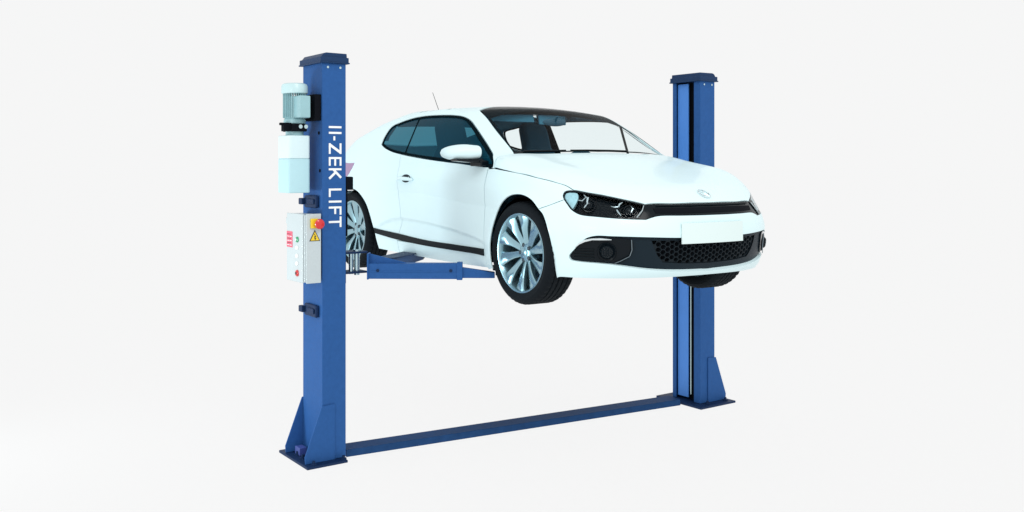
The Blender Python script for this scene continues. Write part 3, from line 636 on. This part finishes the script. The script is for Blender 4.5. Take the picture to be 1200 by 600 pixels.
def trims(D, W, fx):
    e_ = D[0]
    lin = patch([[(-.43,.86,.30),(-.43,.86,.885)],[(-.43,.86,.885),(-1.0,.84,.925),(-1.63,.827,.975),(e_[0],e_[1],1.08)],[(e_[0],e_[1],1.08),(-2.9,.7,1.08)],[(-2.9,.7,1.08),(-2.9,.8,.4)],[(-2.9,.8,.4),(-2.6,.8,.76),(-2.2,.8,.6),(-2.1,.8,.3)],[(-2.1,.8,.3),(-.43,.86,.30)]], SIDE, sp=.07, off=-.05, skirt=0, gap=0)
    part('inner_side_trim', fx(lin), M['interior'])
    cp = patch([[(-.45,W[-1][1]+.01,.99),(W[2][0],W[2][1]+.008,1.14),(W[1][0],W[1][1]+.008,1.27),(W[0][0],W[0][1]+.006,1.33)],[(W[0][0],W[0][1]+.006,1.33),(-1.7,.58,1.35),(-2.4,.53,1.3),(-2.9,.45,1.2)],[(-2.9,.45,1.2),(-2.9,.70,1.0)],[(-2.9,.70,1.0),e_],D,[D[-1],(-.45,W[-1][1]+.01,.99)]], SIDE, sp=.06, off=-.022, skirt=0, gap=0)
    part('pillar_trim', fx(cp), M['lining'])
trims(DLO, WSL, lambda m_: m_.mirror()); trims(DLOL, WSLL, lambda m_: m_)
da = MB(); prof = [(-.36,.90),(-.50,.945),(-.70,.945),(-.86,.915),(-.92,.84),(-.90,.70),(-.80,.55),(-.60,.45),(-.36,.45)]
da.prism(prof, lambda a,c,d:(a,d,c), -.70,.70); dash = part('dashboard', da, M['interior'], bevel=.03)
for y0 in (.37,-.36):
    cw = MB(); cw.ball((-.72,y0,.935),(.16,.20,.062)); part('instrument_cowl', cw, M['interior'], dash)
sw = MB(); cx_,cz_ = -.99,.86; ax = Vector((-.92,0,.39)).normalized(); u_=Vector((0,1,0)); v_=ax.cross(u_)
sw.tube([Vector((cx_,.37,cz_))+(u_*math.cos(t)+v_*math.sin(t))*.175 for t in np.linspace(0,2*math.pi,40,endpoint=False)], .016, 8, True, up=ax)
for t in (0,math.pi,1.5*math.pi): sw.tube([Vector((cx_,.37,cz_))-ax*.02,Vector((cx_,.37,cz_))+(u_*math.cos(t)-v_*math.sin(t)*-1)*.17],.014,6)
sw.cyl(Vector((cx_,.37,cz_))-ax*.05,Vector((cx_,.37,cz_))+ax*.01,.06,.05); sw.cyl(Vector((cx_,.37,cz_))-ax*.02,Vector((cx_+.25,.37,cz_-.10)),.035); part('steering_wheel', sw, M['interior'])
def seat(y0):
    b_ = MB(); prof = [(.225,0),(.23,.16),(.225,.38),(.205,.52),(.165,.60),(.130,.66),(.125,.83),(.108,.89),(.06,.905)]
    fr = lambda w,h,d:(-1.42-h*.30+d, y0+w, .48+h*.885)
    poly = [(w,h) for w,h in prof]+[(-w,h) for w,h in reversed(prof)]
    b_.prism(poly, fr, -.06,.06); s_ = part('seat', b_, M['seat'], bevel=.03, seg=3)
    c_ = MB(); c_.hexa([(-1.46,y0-.26,.38),(-.98,y0-.25,.42),(-.98,y0+.25,.42),(-1.46,y0+.26,.38),(-1.44,y0-.26,.54),(-.96,y0-.25,.60),(-.96,y0+.25,.60),(-1.44,y0+.26,.54)])
    part('seat_cushion', c_, M['seat'], s_, bevel=.04, seg=3)
    for sg in (1,-1):
        w_ = MB(); w_.tube([fr(sg*.235,.06,.06),fr(sg*.24,.30,.09),fr(sg*.20,.52,.06)],[.04,.05,.03],10); part('side_bolster', w_, M['seat'], s_)
for y0 in (.425,-.425): seat(y0)
rs_ = MB(); rs_.box((-2.35,-.62,.40),(-1.95,.62,.58)); rs_.hexa([(-2.35,-.60,.5),(-2.22,-.60,.5),(-2.22,.60,.5),(-2.35,.60,.5),(-2.55,-.55,.98),(-2.45,-.55,.98),(-2.45,.55,.98),(-2.55,.55,.98)]); part('rear_bench', rs_, M['seat'], bevel=.03)
ps = MB(); ps.box((-2.95,-.60,.95),(-2.55,.60,.98)); part('parcel_shelf', ps, M['interior'])
for y0_, y1_, zb_ in ((-.50,-.03,1.252),(.02,.285,1.236)):
    sv = MB(); sv.hexa([(-1.035,y0_,zb_),(-1.017,y0_,zb_),(-1.017,y1_,zb_),(-1.035,y1_,zb_),(-1.055,y0_,1.318),(-1.037,y0_,1.318),(-1.037,y1_,1.318),(-1.055,y1_,1.318)]); part('sun_visor', sv, M['lining'], bevel=.006)
rv = MB(); rv.ball((-.80,0,1.245),(.018,.115,.032)); rv.cyl((-.79,0,1.25),(-.76,0,1.29),.008); part('rear_view_mirror', rv, M['interior'], wsh)
# wheels
def wheel(x, y, side):
    base = Vector((x,y,.338)); ax = Vector((0,side,0))
    W_ = MB(); ri = .257
    W_.lathe([(ri-.004,.085),(ri,.094),(ri+.006,.104),(ri+.003,.108),(ri-.006,.106),(ri-.014,.092),(ri-.020,.06),(ri-.028,.0),(ri-.024,-.09),(ri+.004,-.10)],base,ax,72)
    X = Vector((1,0,0)); Zv = ax.cross(X)
    for k in range(10):
        t0 = 2*math.pi*(k+.25)/10
        rows = []
        for r,hw,yo in ((.030,.015,.060),(.070,.021,.068),(.11,.0225,.077),(.155,.028,.087),(.20,.038,.095),(.230,.047,.100),(.246,.056,.101)):
            tw = -.10*side*(r-.03)/.22
            for s,dy,kk in ((-1,-.030,.86),(-1,-.006,1.),(-.72,0.,1.),(.30,-.006,1.),(.92,-.014,1.),(1,-.020,1.),(1,-.034,.86)):
                a = t0+tw; d = X*math.cos(a)+Zv*math.sin(a); e_ = -X*math.sin(a)+Zv*math.cos(a)
                rows.append(base+d*r+e_*(s*side*hw*kk)+ax*(yo+dy))
        W_.add(rows,[(7*i+j,7*i+(j+1)%7,7*i+7+(j+1)%7,7*i+7+j) for i in range(6) for j in range(7)]+[tuple(range(42,49))])
    W_.lathe([(.0,.068),(.034,.068),(.050,.067),(.062,.061),(.068,.04),(.068,-.02),(.0,-.02)],base,ax,40)
    w = part('wheel', W_, M['alloy'], angle=40)
    T_ = MB(); rt = .338; n = 144
    prof = [(ri-.01,-.095),(ri+.008,-.106),(ri+.03,-.116),(ri+.050,-.117),(rt-.016,-.107),(rt-.005,-.095),(rt,-.080),(rt,-.062),(rt-.008,-.059),(rt-.008,-.052),(rt,-.049),(rt,-.024),(rt-.008,-.021),(rt-.008,-.014),(rt,-.011),(rt,.011),(rt-.008,.014),(rt-.008,.021),(rt,.024),(rt,.049),(rt-.008,.052),(rt-.008,.059),(rt,.062),(rt,.080),(rt-.005,.095),(rt-.016,.107),(ri+.050,.117),(ri+.046,.1185),(ri+.03,.116),(ri+.008,.107),(ri-.004,.100)]
    def blk(i,j,r):
        h_ = prof[j][1]
        if r>rt-.007 and abs(h_)>.06 and (i%3==0): return r-.006
        if r>rt-.001 and .02<abs(h_)<.055 and ((i+int(h_*60))%4==0): return r-.005
        return r
    T_.lathe(prof,base,ax,n,fn=blk); part('tyre', T_, M['rubber'], w, angle=25)
    D_ = MB(); D_.lathe([(.0,.0),(.07,.0),(.075,-.012),(.165,-.012),(.165,-.034),(.0,-.034)],base,ax,48); part('brake_disc', D_, M['disc'], w)
    K_ = MB(); K_.lathe([(.0,-.05),(ri-.032,-.05),(ri-.032,-.056),(0,-.056)],base,ax,48); part('inner_barrel', K_, M['alloy_dark'], w)
    H_ = MB(); H_.lathe([(.0,.074),(.022,.073),(.029,.070),(.030,.060)],base,ax,28); part('hub_cap', H_, M['alloy'], w)
    for k in range(5):
        B_ = MB(); a = 2*math.pi*(k+.5)/5; c_ = base+(X*math.cos(a)+Zv*math.sin(a))*.052; B_.lathe([(.0,.071),(.009,.071),(.0135,.068),(.015,.060)],c_,ax,12)
        part('lug_bolt', B_, M['alloy_dark'], w)
for x in (0,-2.578):
    for s in (1,-1): wheel(x, s*.785, s)
# ---------------------------------------------------------------- the lift
LB = Vector((.62,7.28,0))
lift = thing('two_post_lift', 'blue two-post vehicle lift with white lettering, motor and control box, holding up the white car', 'car lift', LB)
YW = R(34); wv = Vector((math.cos(YW),math.sin(YW),0)); fv = Vector((math.sin(YW),-math.cos(YW),0))
CW, CL, CH, T0 = .180, .315, 2.768, .018
def frame(org, du, dv):        # u: outward from the inner face, v: from the front face to the back
    return lambda u,v,z: tuple(Vector(org)+du*u+dv*v+Vector((0,0,z))-LB)
NEAR = frame((-.8033,6.552,0), -wv, -fv); FAR = frame((2.034,8.004,0), wv, -fv)
def lp(name, mb, m, parent=lift, **k): return obj(name, mb, m, parent, **k)
def column(F, bu0, bv0, bu1, bv1, CH=CH):
    post = MB(); t = .006; l0,l1 = .072,.276
    # C-section open to the car: outer web, front and back webs, two lips
    sec = [(0,0),(CW,0),(CW,CL),(0,CL),(0,l1),(.012,l1),(.012,CL-t),(CW-t,CL-t),(CW-t,t),(.012,t),(.012,l0),(0,l0)]
    n = len(sec); vs = [F(u,v,T0) for u,v in sec]+[F(u,v,CH) for u,v in sec]
    post.add(vs,[(i,(i+1)%n,n+(i+1)%n,n+i) for i in range(n)]+[tuple(range(n)),tuple(range(n,2*n))[::-1]])
    col = lp('column', post, M['blue'], bevel=.003)
    b = MB(); b.box((bu0,bv0,0),(bu1,CL+bv1,T0),F); lp('base_plate', b, M['blue_dark'], col, bevel=.003)
    for v0,v1,lap in ((-.010,-.001,.088),(CL+.001,CL+.010,.088)):
        g = MB(); g.prism([(lap,T0),(.310,T0),(.314,.065),(CW+.006,.395),(lap+.02,.400),(lap,.400)], lambda a,c,d: F(a,d,c), v0, v1); lp('gusset', g, M['blue'], col, bevel=.002)
    ab = MB(); ab.box((CW+.03,CL-.13,T0),(CW+.085,CL-.05,T0+.055),F); lp('anchor_block', ab, M['purple'], col, bevel=.004)
    for u,v in ((.265,-.045),(.04,-.045),(.265,CL+.045),(.265,.13),(.265,.22)):
        a = MB(); p=Vector(F(u,v,T0)); a.cyl(p,p+Vector((0,0,.010)),.022,n=6); a.cyl(p,p+Vector((0,0,.028)),.010,n=10); lp('anchor_bolt', a, M['blue_dark'], col)
    # cap: rim and raised lid sloping on the outside
    c = MB(); c.box((-.016,-.016,CH-.012),(CW+.020,CL+.016,CH+.026),F)
    c.box((-.022,-.022,CH-.018),(CW+.026,CL+.022,CH-.008),F)
    c.prism([(-.008,CH+.02),(-.006,CH+.055),(CW-.030,CH+.056),(CW-.010,CH+.05),(CW+.014,CH+.02)], lambda a,q,d: F(a,d,q), -.004, CL+.004)
    lp('cap', c, M['blue_cap'], col, bevel=.004)
    for u in (.045,.140):
        s = MB(); p = Vector(F(u,0,CH-.045)); q = Vector(F(u,-.006,CH-.045)); s.cyl(p,q,.0085,n=12); lp('cap_screw', s, M['steel'], col)
    # carriage track and cover panel inside the channel
    k = MB(); k.box((.022,.155,T0+.02),(.034,l1-.002,CH-.03),F); lp('cover_panel', k, M['blue_panel'], col, bevel=.002)
    s = MB(); s.box((.060,.010,T0+.01),(.070,CL-.010,CH-.02),F); lp('channel_back', s, M['slot'], col)
    w = MB(); w.cyl(F(.03,.130,T0+.05),F(.03,.130,1.25),.005,n=8); lp('lift_cable', w, M['steel'], col)
    return col
colN = column(NEAR, .022, -.075, .326, .088); colF = column(FAR, -.10, -.098, .335, .10, CH+.014)
# lettering down the front of the near post: polygons, letter tops to the right, reading downwards
S = 1.0
def letter_boxes():
    out = []; th = .15
    def bar(x0,y0,x1,y1): out.append([(x0,y0),(x1,y0),(x1,y1),(x0,y1)])
    def stroke(x0,y0,x1,y1,w):
        d = math.hypot(x1-x0,y1-y0); nx,ny = -(y1-y0)/d*w/2,(x1-x0)/d*w/2; out.append([(x0-nx,y0-ny),(x1-nx,y1-ny),(x1+nx,y1+ny),(x0+nx,y0+ny)])
    return bar, stroke, out
bar, stroke, polys = letter_boxes()
t = .145
# advance positions measured in cap heights (cap height = 1)
x = 0.; bar(x,0,x+t,1); bar(x+.41,0,x+.41+t,1)
bar(.72,.36,1.02,.36+t)
z0=1.22; bar(z0,1-t,z0+.76,1); bar(z0,0,z0+.76,t); stroke(z0+.10,t*.5,z0+.66,1-t*.5,t*1.25)
e0=2.20; bar(e0,0,e0+t,1); [bar(e0+t-.001,yy,e0+.62,yy+t) for yy in (0,.43,1-t)]
k0=3.00; bar(k0,0,k0+t,1); stroke(k0+t*.6,.36,k0+.68,.97,t*1.15); stroke(k0+.28,.55,k0+.74,.03,t*1.15)
l0=4.44; bar(l0,0,l0+t,1); bar(l0+t-.001,0,l0+.60,t)
i0=5.30; bar(i0,0,i0+t,1)
f0=5.72; bar(f0,0,f0+t,1); bar(f0+t-.001,1-t,f0+.60,1); bar(f0+t-.001,.43,f0+.54,.43+t)
t0=6.44; bar(t0,1-t,t0+.76,1); bar(t0+.38-t/2,0,t0+.38+t/2,1-t+.001)
tx = MB(); hgt = .0965; top = 2.318
for i,pl in enumerate(polys):
    tx.prism(pl, lambda a,c,d: NEAR(.132-c*hgt, d-.00012*(i%5), top-a*hgt*1.006), -.0032, -.0006)
lp('lettering', tx, M['white'], colN, recalc=True)
# power unit on the outer face
uo = CW; vm = .150; um = uo+.138
def NV(u,v,z): return Vector(NEAR(u,v,z))
mo = MB(); n=72
mo.lathe([(.0,2.328),(.066,2.328),(.076,2.337),(.076,2.360),(.068,2.370),(.068,2.52),(.0,2.52)], NV(um,vm,0), (0,0,1), 36)
for i in range(30):
    a = 2*math.pi*i/30; c_,s_ = math.cos(a),math.sin(a); o=NV(um,vm,0)
    d = Vector((c_,s_,0)); e_ = Vector((-s_,c_,0))
    mo.hexa([tuple(o+d*r+e_*h+Vector((0,0,z))) for z in (2.373,2.547) for r,h in ((.06,-.002),(.080,-.002),(.080,.002),(.06,.002))])
pu = lp('power_unit', mo, M['motor'], lift)
fc = MB(); fc.lathe([(.0,2.612),(.07,2.612),(.086,2.604),(.091,2.589),(.091,2.545),(.086,2.540),(.0,2.540)], NV(um,vm,0),(0,0,1),40); lp('fan_cowl', fc, M['motor_lid'], pu)
tb = MB(); tb.box((um-.045,vm-.165,2.37),(um+.035,vm-.060,2.520),NEAR); lp('terminal_box', tb, M['motor'], pu, bevel=.008)
mb_ = MB(); mb_.box((uo+.001,vm-.135,2.355),(uo+.05,vm+.06,2.535),NEAR); lp('motor_bracket', mb_, M['slot'], pu, bevel=.004)
vb = MB(); vb.box((um-.055,vm-.085,2.279),(um+.055,vm+.075,2.331),NEAR); vb.box((um+.05,vm-.06,2.279),(um+.105,vm-.01,2.338),NEAR); vb.box((um+.09,vm-.052,2.32),(um+.125,vm-.022,2.338),NEAR); lp('valve_block', vb, M['slot'], pu, bevel=.004)
for vv in (-.068,-.068):
    pass
for uu in (-.030,.010):
    s = MB(); p = NV(um+uu-.012,vm-.085,2.312); s.cyl(p,p+fv*.012,.014,n=14); lp('port_plug', s, M['steel'], pu)
nk = MB(); nk.cyl(NV(um,vm,2.25),NV(um,vm,2.29),.062,n=32); lp('tank_neck', nk, M['motor'], pu)
def rbox(mb, u0,u1,v0,v1,z0,z1,r=.022,n=6):
    pts=[]
    for cu,cv,a0 in ((u1-r,v1-r,0),(u0+r,v1-r,90),(u0+r,v0+r,180),(u1-r,v0+r,270)):
        for i in range(n+1): a=R(a0+90*i/n); pts.append((cu+r*math.cos(a),cv+r*math.sin(a)))
    mb.prism(pts, lambda a,c,d: NEAR(a,c,d), z0, z1); return mb
tk = MB(); rbox(tk, um-.080,um+.082,vm-.088,vm+.105,2.092,2.252); tkp = lp('oil_tank', tk, M['tank'], pu, bevel=.008, seg=3)
tl_ = MB(); rbox(tl_, um-.0805,um+.0825,vm-.0885,vm+.1055,1.858,2.092); lp('oil_level', tl_, M['oil'], tkp, bevel=.006, seg=3)
# control box
bu0,bu1,bv0,bv1,bz0,bz1 = uo+.020, uo+.140, -.020, .262, 1.252, 1.712
cb = MB(); cb.box((bu0,bv0,bz0),(bu1,bv1,bz1),NEAR); box_ = lp('control_box', cb, M['box'], lift, bevel=.008, seg=3)
ld = MB(); ld.box((bu0+.004,bv0-.012,bz0-.006),(bu1-.008,bv0-.0005,bz1+.006),NEAR); lp('side_flange', ld, M['box'], box_, bevel=.004)
l2 = MB(); l2.box((bu1-.0005,bv0+.012,bz0-.004),(bu1+.010,bv1-.004,bz1+.004),NEAR); lp('box_door', l2, M['box'], box_, bevel=.005)
lg = MB(); lg.box((bu1-.03,bv1,bz1-.075),(bu1+.0,bv1+.035,bz1-.03),NEAR); lp('mounting_lug', lg, M['box'], box_, bevel=.006)
def facef(u,z): return NEAR(u,bv0-.0125,z)
ys = MB(); ys.box((bu0+.032,bv0-.028,bz1-.092),(bu0+.086,bv0-.013,bz1-.026),NEAR); es = lp('stop_plate', ys, M['yellow'], box_, bevel=.004)
p = NV(bu0+.034,bv0-.026,bz1-.062); rm = MB(); rm.cyl(p,p+fv*.020,.022); rm.lathe([(.0,.042),(.020,.041),(.032,.035),(.035,.026),(.030,.018),(.0,.016)],p,fv,28); lp('stop_button', rm, M['red'], es)
wt = MB(); c0 = bu0+.052; zt = bz1-.104
wt.prism([(c0-.040,zt-.075),(c0+.040,zt-.075),(c0,zt)], lambda a,c,d: NEAR(a,d,c), bv0-.0142, bv0-.0125); tri = lp('warning_sign', wt, M['ink'], box_)
wi = MB(); wi.prism([(c0-.0315,zt-.0705),(c0+.0315,zt-.0705),(c0,zt-.0105)], lambda a,c,d: NEAR(a,d,c), bv0-.0156, bv0-.0145); lp('sign_face', wi, M['yellow'], tri)
bo = MB(); bo.prism([(c0-.004,zt-.026),(c0+.010,zt-.046),(c0+.002,zt-.047),(c0+.006,zt-.058),(c0+.010,zt-.057),(c0+.001,zt-.068),(c0-.005,zt-.056),(c0-.001,zt-.057),(c0-.006,zt-.043),(c0+.003,zt-.042),(c0-.007,zt-.027)][::-1], lambda a,c,d: NEAR(2*c0-a,d,c), bv0-.0172, bv0-.0158); lp('lightning_bolt', bo, M['ink'], tri)
# door face: red notice, five buttons
uf = bu1+.0102
rn = MB(); rn.box((uf,bv1-.105,bz1-.232),(uf+.0016,bv1-.010,bz1-.122),NEAR); note = lp('notice', rn, M['pink'], box_)
for i,zz in enumerate((.140,.155,.170,.185,.200,.215)):
    for a_,b_ in (((.020,.055),(.062,.095)) if i%2 else ((.018,.080),)):
        ti = MB(); ti.box((uf+.0018,bv1-b_,bz1-zz-.004),(uf+.0026,bv1-a_,bz1-zz),NEAR); lp('text_line', ti, M['white'] if i%2 else M['ink'], note)
for zz,m_,r in ((.172,'green',.019),(.228,'white',.015),(.284,'white',.015),(.336,'white',.015),(.402,'red',.022)):
    p = NV(uf,bv0+.095,bz1-zz); d = -wv
    kn = MB(); kn.lathe([(.0,.012),(r*.7,.012),(r*.85,.008),(r,.007),(r*1.05,.0)],p,d,22); bt = lp('push_button', kn, M[m_], box_)
    if m_ in ('green','red'):
        gl = MB(); gl.lathe([(.0,.0145),(r*.42,.014),(r*.45,.0115)],p,d,16); lp('button_mark', gl, M['white'] if m_=='green' else M['ink'], bt)
# cable clamps on the outer face
for z0_,m_ in ((1.752,'blue_dark'),(.995,'blue_dark')):
    k = MB(); k.box((uo+.001,.045,z0_),(uo+.030,.235,z0_+.085),NEAR); cl_ = lp('cable_clamp', k, M[m_], colN, bevel=.012, seg=3)
    k2 = MB(); k2.box((uo+.030,.06,z0_+.025),(uo+.042,.17,z0_+.062),NEAR); k2.box((uo+.02,.215,z0_+.02),(uo+.055,.275,z0_+.065),NEAR)
    lp('clamp_bar', k2, M['blue_dark'], colN, bevel=.006)
for vv,zz in ((.045,2.47),(.05,2.27),(.035,2.01)):
    s = MB(); p = NV(uo,vv,zz); s.cyl(p,p-wv*.004,.012,n=14); lp('bolt_hole', s, M['slot'], colN)
# floor beam between the posts
A = Vector((-.803,6.592,0)); B = Vector((1.87,8.015,0)); d = (B-A).normalized(); nb = Vector((-d.y,d.x,0))
fb_ = MB(); prof = [(0,0),(.004,.050),(.145,.054),(.150,.0)]
fb_.add([tuple(A+nb*a+Vector((0,0,h+.0012))-LB) for a,h in prof]+[tuple(B+nb*a+Vector((0,0,h+.0012))-LB) for a,h in prof],[(0,1,2,3)[::-1],(4,5,6,7),(0,1,5,4)[::-1],(1,2,6,5)[::-1],(2,3,7,6)[::-1],(3,0,4,7)[::-1]])
lp('floor_beam', fb_, M['blue_beam'], bevel=.003)
# carriages and swing arms
def seg_arm(mb, p0, p1, w0, w1, z0, z1, z0b=None, z1b=None):
    p0,p1 = Vector((*p0,0)),Vector((*p1,0)); dd=(p1-p0).normalized(); nn=Vector((-dd.y,dd.x,0)); z0b = z0 if z0b is None else z0b; z1b = z1 if z1b is None else z1b
    P = [p0-nn*w0,p1-nn*w1,p1+nn*w1,p0+nn*w0]
    zb_ = [z0,z0b,z0b,z0]; zt_ = [z1,z1b,z1b,z1]
    mb.hexa([tuple(q+Vector((0,0,z))-LB) for q,z in zip(P,zb_)]+[tuple(q+Vector((0,0,z))-LB) for q,z in zip(P,zt_)]); return mb
def L(x,y,z): return Vector((x,y,z))-LB
def c2w(xf, yl): return (1.1421+.5232*xf+.8522*yl, 6.6181-.8522*xf+.5232*yl)
def arms(F, side, col):
    cr = MB(); cr.box((-.018,.03,1.22),(.0,.27,1.62),F); car_ = lp('carriage', cr, M['blue_dark'], lift, bevel=.004)
    rp = MB(); rp.box((-.060,.0,1.875),(-.004,.075,1.968),F); rp.box((-.022,.01,1.55),(-.006,.06,1.88),F); lp('door_guard', rp, M['slot'], car_, bevel=.008)
    for z in (1.284,1.424):
        k = MB(); k.box((-.19,.03,z),(-.018,.17,z+.014),F); lp('pivot_plate', k, M['blue_dark'], car_, bevel=.003)
    pn = MB(); pn.cyl(F(-.125,.075,1.27),F(-.125,.075,1.436),.021,n=20); pn.cyl(F(-.125,.075,1.436),F(-.125,.075,1.448),.03,n=20); lp('pivot_pin', pn, M['steel'], car_)
    p2 = MB(); p2.cyl(F(-.07,.06,1.28),F(-.07,.06,1.43),.016,n=16); lp('lock_gear', p2, M['steel'], car_)
    return car_
cN = arms(NEAR, -1, colN); cF = arms(FAR, 1, colF)
def front_arm(p0, p1, pad):
    a = MB(); d_ = (Vector(p1)-Vector(p0)); l_ = d_.length; d_ /= l_
    q = lambda t: tuple(Vector(p0)+d_*t)
    k = 1.0
    seg_arm(a, q(0), q(.012), .058, .058, 1.252, 1.432); seg_arm(a, q(.010), q(.66), .048, .048, 1.256, 1.362); seg_arm(a, q(.0), q(.27), .006, .006, 1.36, 1.432, 1.36, 1.366)
    seg_arm(a, q(.625), q(.665), .054, .054, 1.250, 1.368)
    arm = lp('swing_arm', a, M['blue'], lift, bevel=.004)
    rb_ = MB(); nn = Vector((-d_.y,d_.x)); 
    for s in (-1,1):
        o = nn*(s*.049); seg_arm(rb_, tuple(Vector(q(.03))+o), tuple(Vector(q(.62))+o), .002,.002, 1.304,1.311)
    lp('weld_rib', rb_, M['blue'], arm)
    for t_ in (.075,.585):
        h_ = MB(); c = Vector(q(t_)); c3 = Vector((c.x,c.y,1.315)); n3 = Vector((nn.x,nn.y,0)); h_.cyl(c3-n3*.050-LB,c3-n3*.0545-LB,.011,n=10); lp('bolt', h_, M['blue_dark'], arm)
    e = MB(); seg_arm(e, q(.64), q(l_), .036,.036, 1.262,1.336,1.262,1.300); lp('arm_extension', e, M['blue'], arm, bevel=.004)
    pd = MB(); c = Vector((*pad,0)); pd.cyl(c+Vector((0,0,1.262))-LB,c+Vector((0,0,1.30))-LB,.035,n=24); pd.cyl(c+Vector((0,0,1.298))-LB,c+Vector((0,0,1.333))-LB,.055,n=28); lp('lifting_pad', pd, M['rubber'], arm)
    return arm
def rear_arm(p0, p1, pad):
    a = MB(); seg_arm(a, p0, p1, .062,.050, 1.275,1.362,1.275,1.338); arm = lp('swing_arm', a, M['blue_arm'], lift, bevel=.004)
    e = MB(); t_ = Vector(p0).lerp(Vector(p1),.12); seg_arm(e, tuple(t_), tuple(Vector(p0).lerp(Vector(p1),.9)), .07,.085, 1.363,1.370,1.342,1.349); lp('arm_plate', e, M['blue_dark'], arm, bevel=.002)
    pd = MB(); c = Vector((*pad,0)); pd.cyl(c+Vector((0,0,1.285))-LB,c+Vector((0,0,1.333))-LB,.055,n=28); lp('lifting_pad', pd, M['rubber'], arm)
    return arm
pN = Vector(NEAR(-.125,.075,0))+LB; pF = Vector(FAR(-.125,.075,0))+LB
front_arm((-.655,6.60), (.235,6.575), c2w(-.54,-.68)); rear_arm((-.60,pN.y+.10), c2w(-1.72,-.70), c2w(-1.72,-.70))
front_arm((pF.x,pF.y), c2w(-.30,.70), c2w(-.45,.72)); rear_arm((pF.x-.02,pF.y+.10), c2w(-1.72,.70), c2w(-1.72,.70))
# ---------------------------------------------------------------- setting, light, camera
fl = bpy.data.meshes.new('studio_floor'); s = 400.
fl.from_pydata([(-s,-s,0),(s,-s,0),(s,s,0),(-s,s,0)],[],[(0,1,2,3)])
m = bpy.data.materials.new('backlit_frosted_floor'); m.use_nodes = True; nt = m.node_tree; nt.nodes.remove(nt.nodes['Principled BSDF'])
tr = nt.nodes.new('ShaderNodeBsdfTranslucent'); tr.inputs[0].default_value = (1,1,1,1)
df = nt.nodes.new('ShaderNodeBsdfDiffuse'); df.inputs[0].default_value = (.96,.96,.96,1)
mx = nt.nodes.new('ShaderNodeMixShader'); mx.inputs[0].default_value = .035
nt.links.new(tr.outputs[0],mx.inputs[1]); nt.links.new(df.outputs[0],mx.inputs[2]); nt.links.new(mx.outputs[0],nt.nodes['Material Output'].inputs[0])
fl.materials.append(m); fo = bpy.data.objects.new('studio_floor', fl); C.objects.link(fo); fo['kind'] = 'structure'; fo['label'] = 'seamless pale floor lit evenly from below'; fo['category'] = 'floor'
w = bpy.data.worlds.new('World'); bpy.context.scene.world = w; w.use_nodes = True
w.node_tree.nodes['Background'].inputs[0].default_value = (.920,.922,.922,1); w.node_tree.nodes['Background'].inputs[1].default_value = 1.0
def area(name, loc, aim, size, power, col=(1,1,1)):
    l = bpy.data.lights.new(name,'AREA'); l.shape = 'RECTANGLE'; l.size, l.size_y = size; l.energy = power; l.color = col
    o = bpy.data.objects.new(name,l); C.objects.link(o); o.location = loc
    o.rotation_euler = (Vector(aim)-Vector(loc)).to_track_quat('-Z','Y').to_euler(); return o
area('softbox_key', (2.2,1.2,6.0), (1.2,6.2,1.5), (3.0,2.5), 150)
area('side_fill', (-3.4,0.6,3.0), (.4,6.8,1.7), (2.2,2.2), 42, (.92,1,1))  # added fill: pale cyan light on the car's near side
area('low_fill', (-4.0,6.3,1.15), (-1.05,6.6,.6), (.9,.6), 50, (.85,.97,1))  # added fill: brightens the near post's lower outer face
sc = bpy.context.scene
sc.view_settings.view_transform = 'Standard'; sc.view_settings.look = 'None'; sc.view_settings.exposure = 0; sc.view_settings.gamma = 1
cam = bpy.data.cameras.new('camera'); co = bpy.data.objects.new('camera', cam); C.objects.link(co)
co.location = (0,0,2.05); co.rotation_euler = (R(90),0,0); cam.sensor_width = 36; cam.lens = 1102.36/1200*36
cam.shift_x = (600-540.46)/1200; cam.shift_y = -(300-193.23)/1200; cam.clip_start = .05; cam.clip_end = 2000
sc.camera = co
sc.cycles.max_bounces = 12; sc.cycles.transparent_max_bounces = 24; sc.cycles.use_denoising = True
for o in bpy.data.objects:
    if '_piv' in o: del o['_piv']
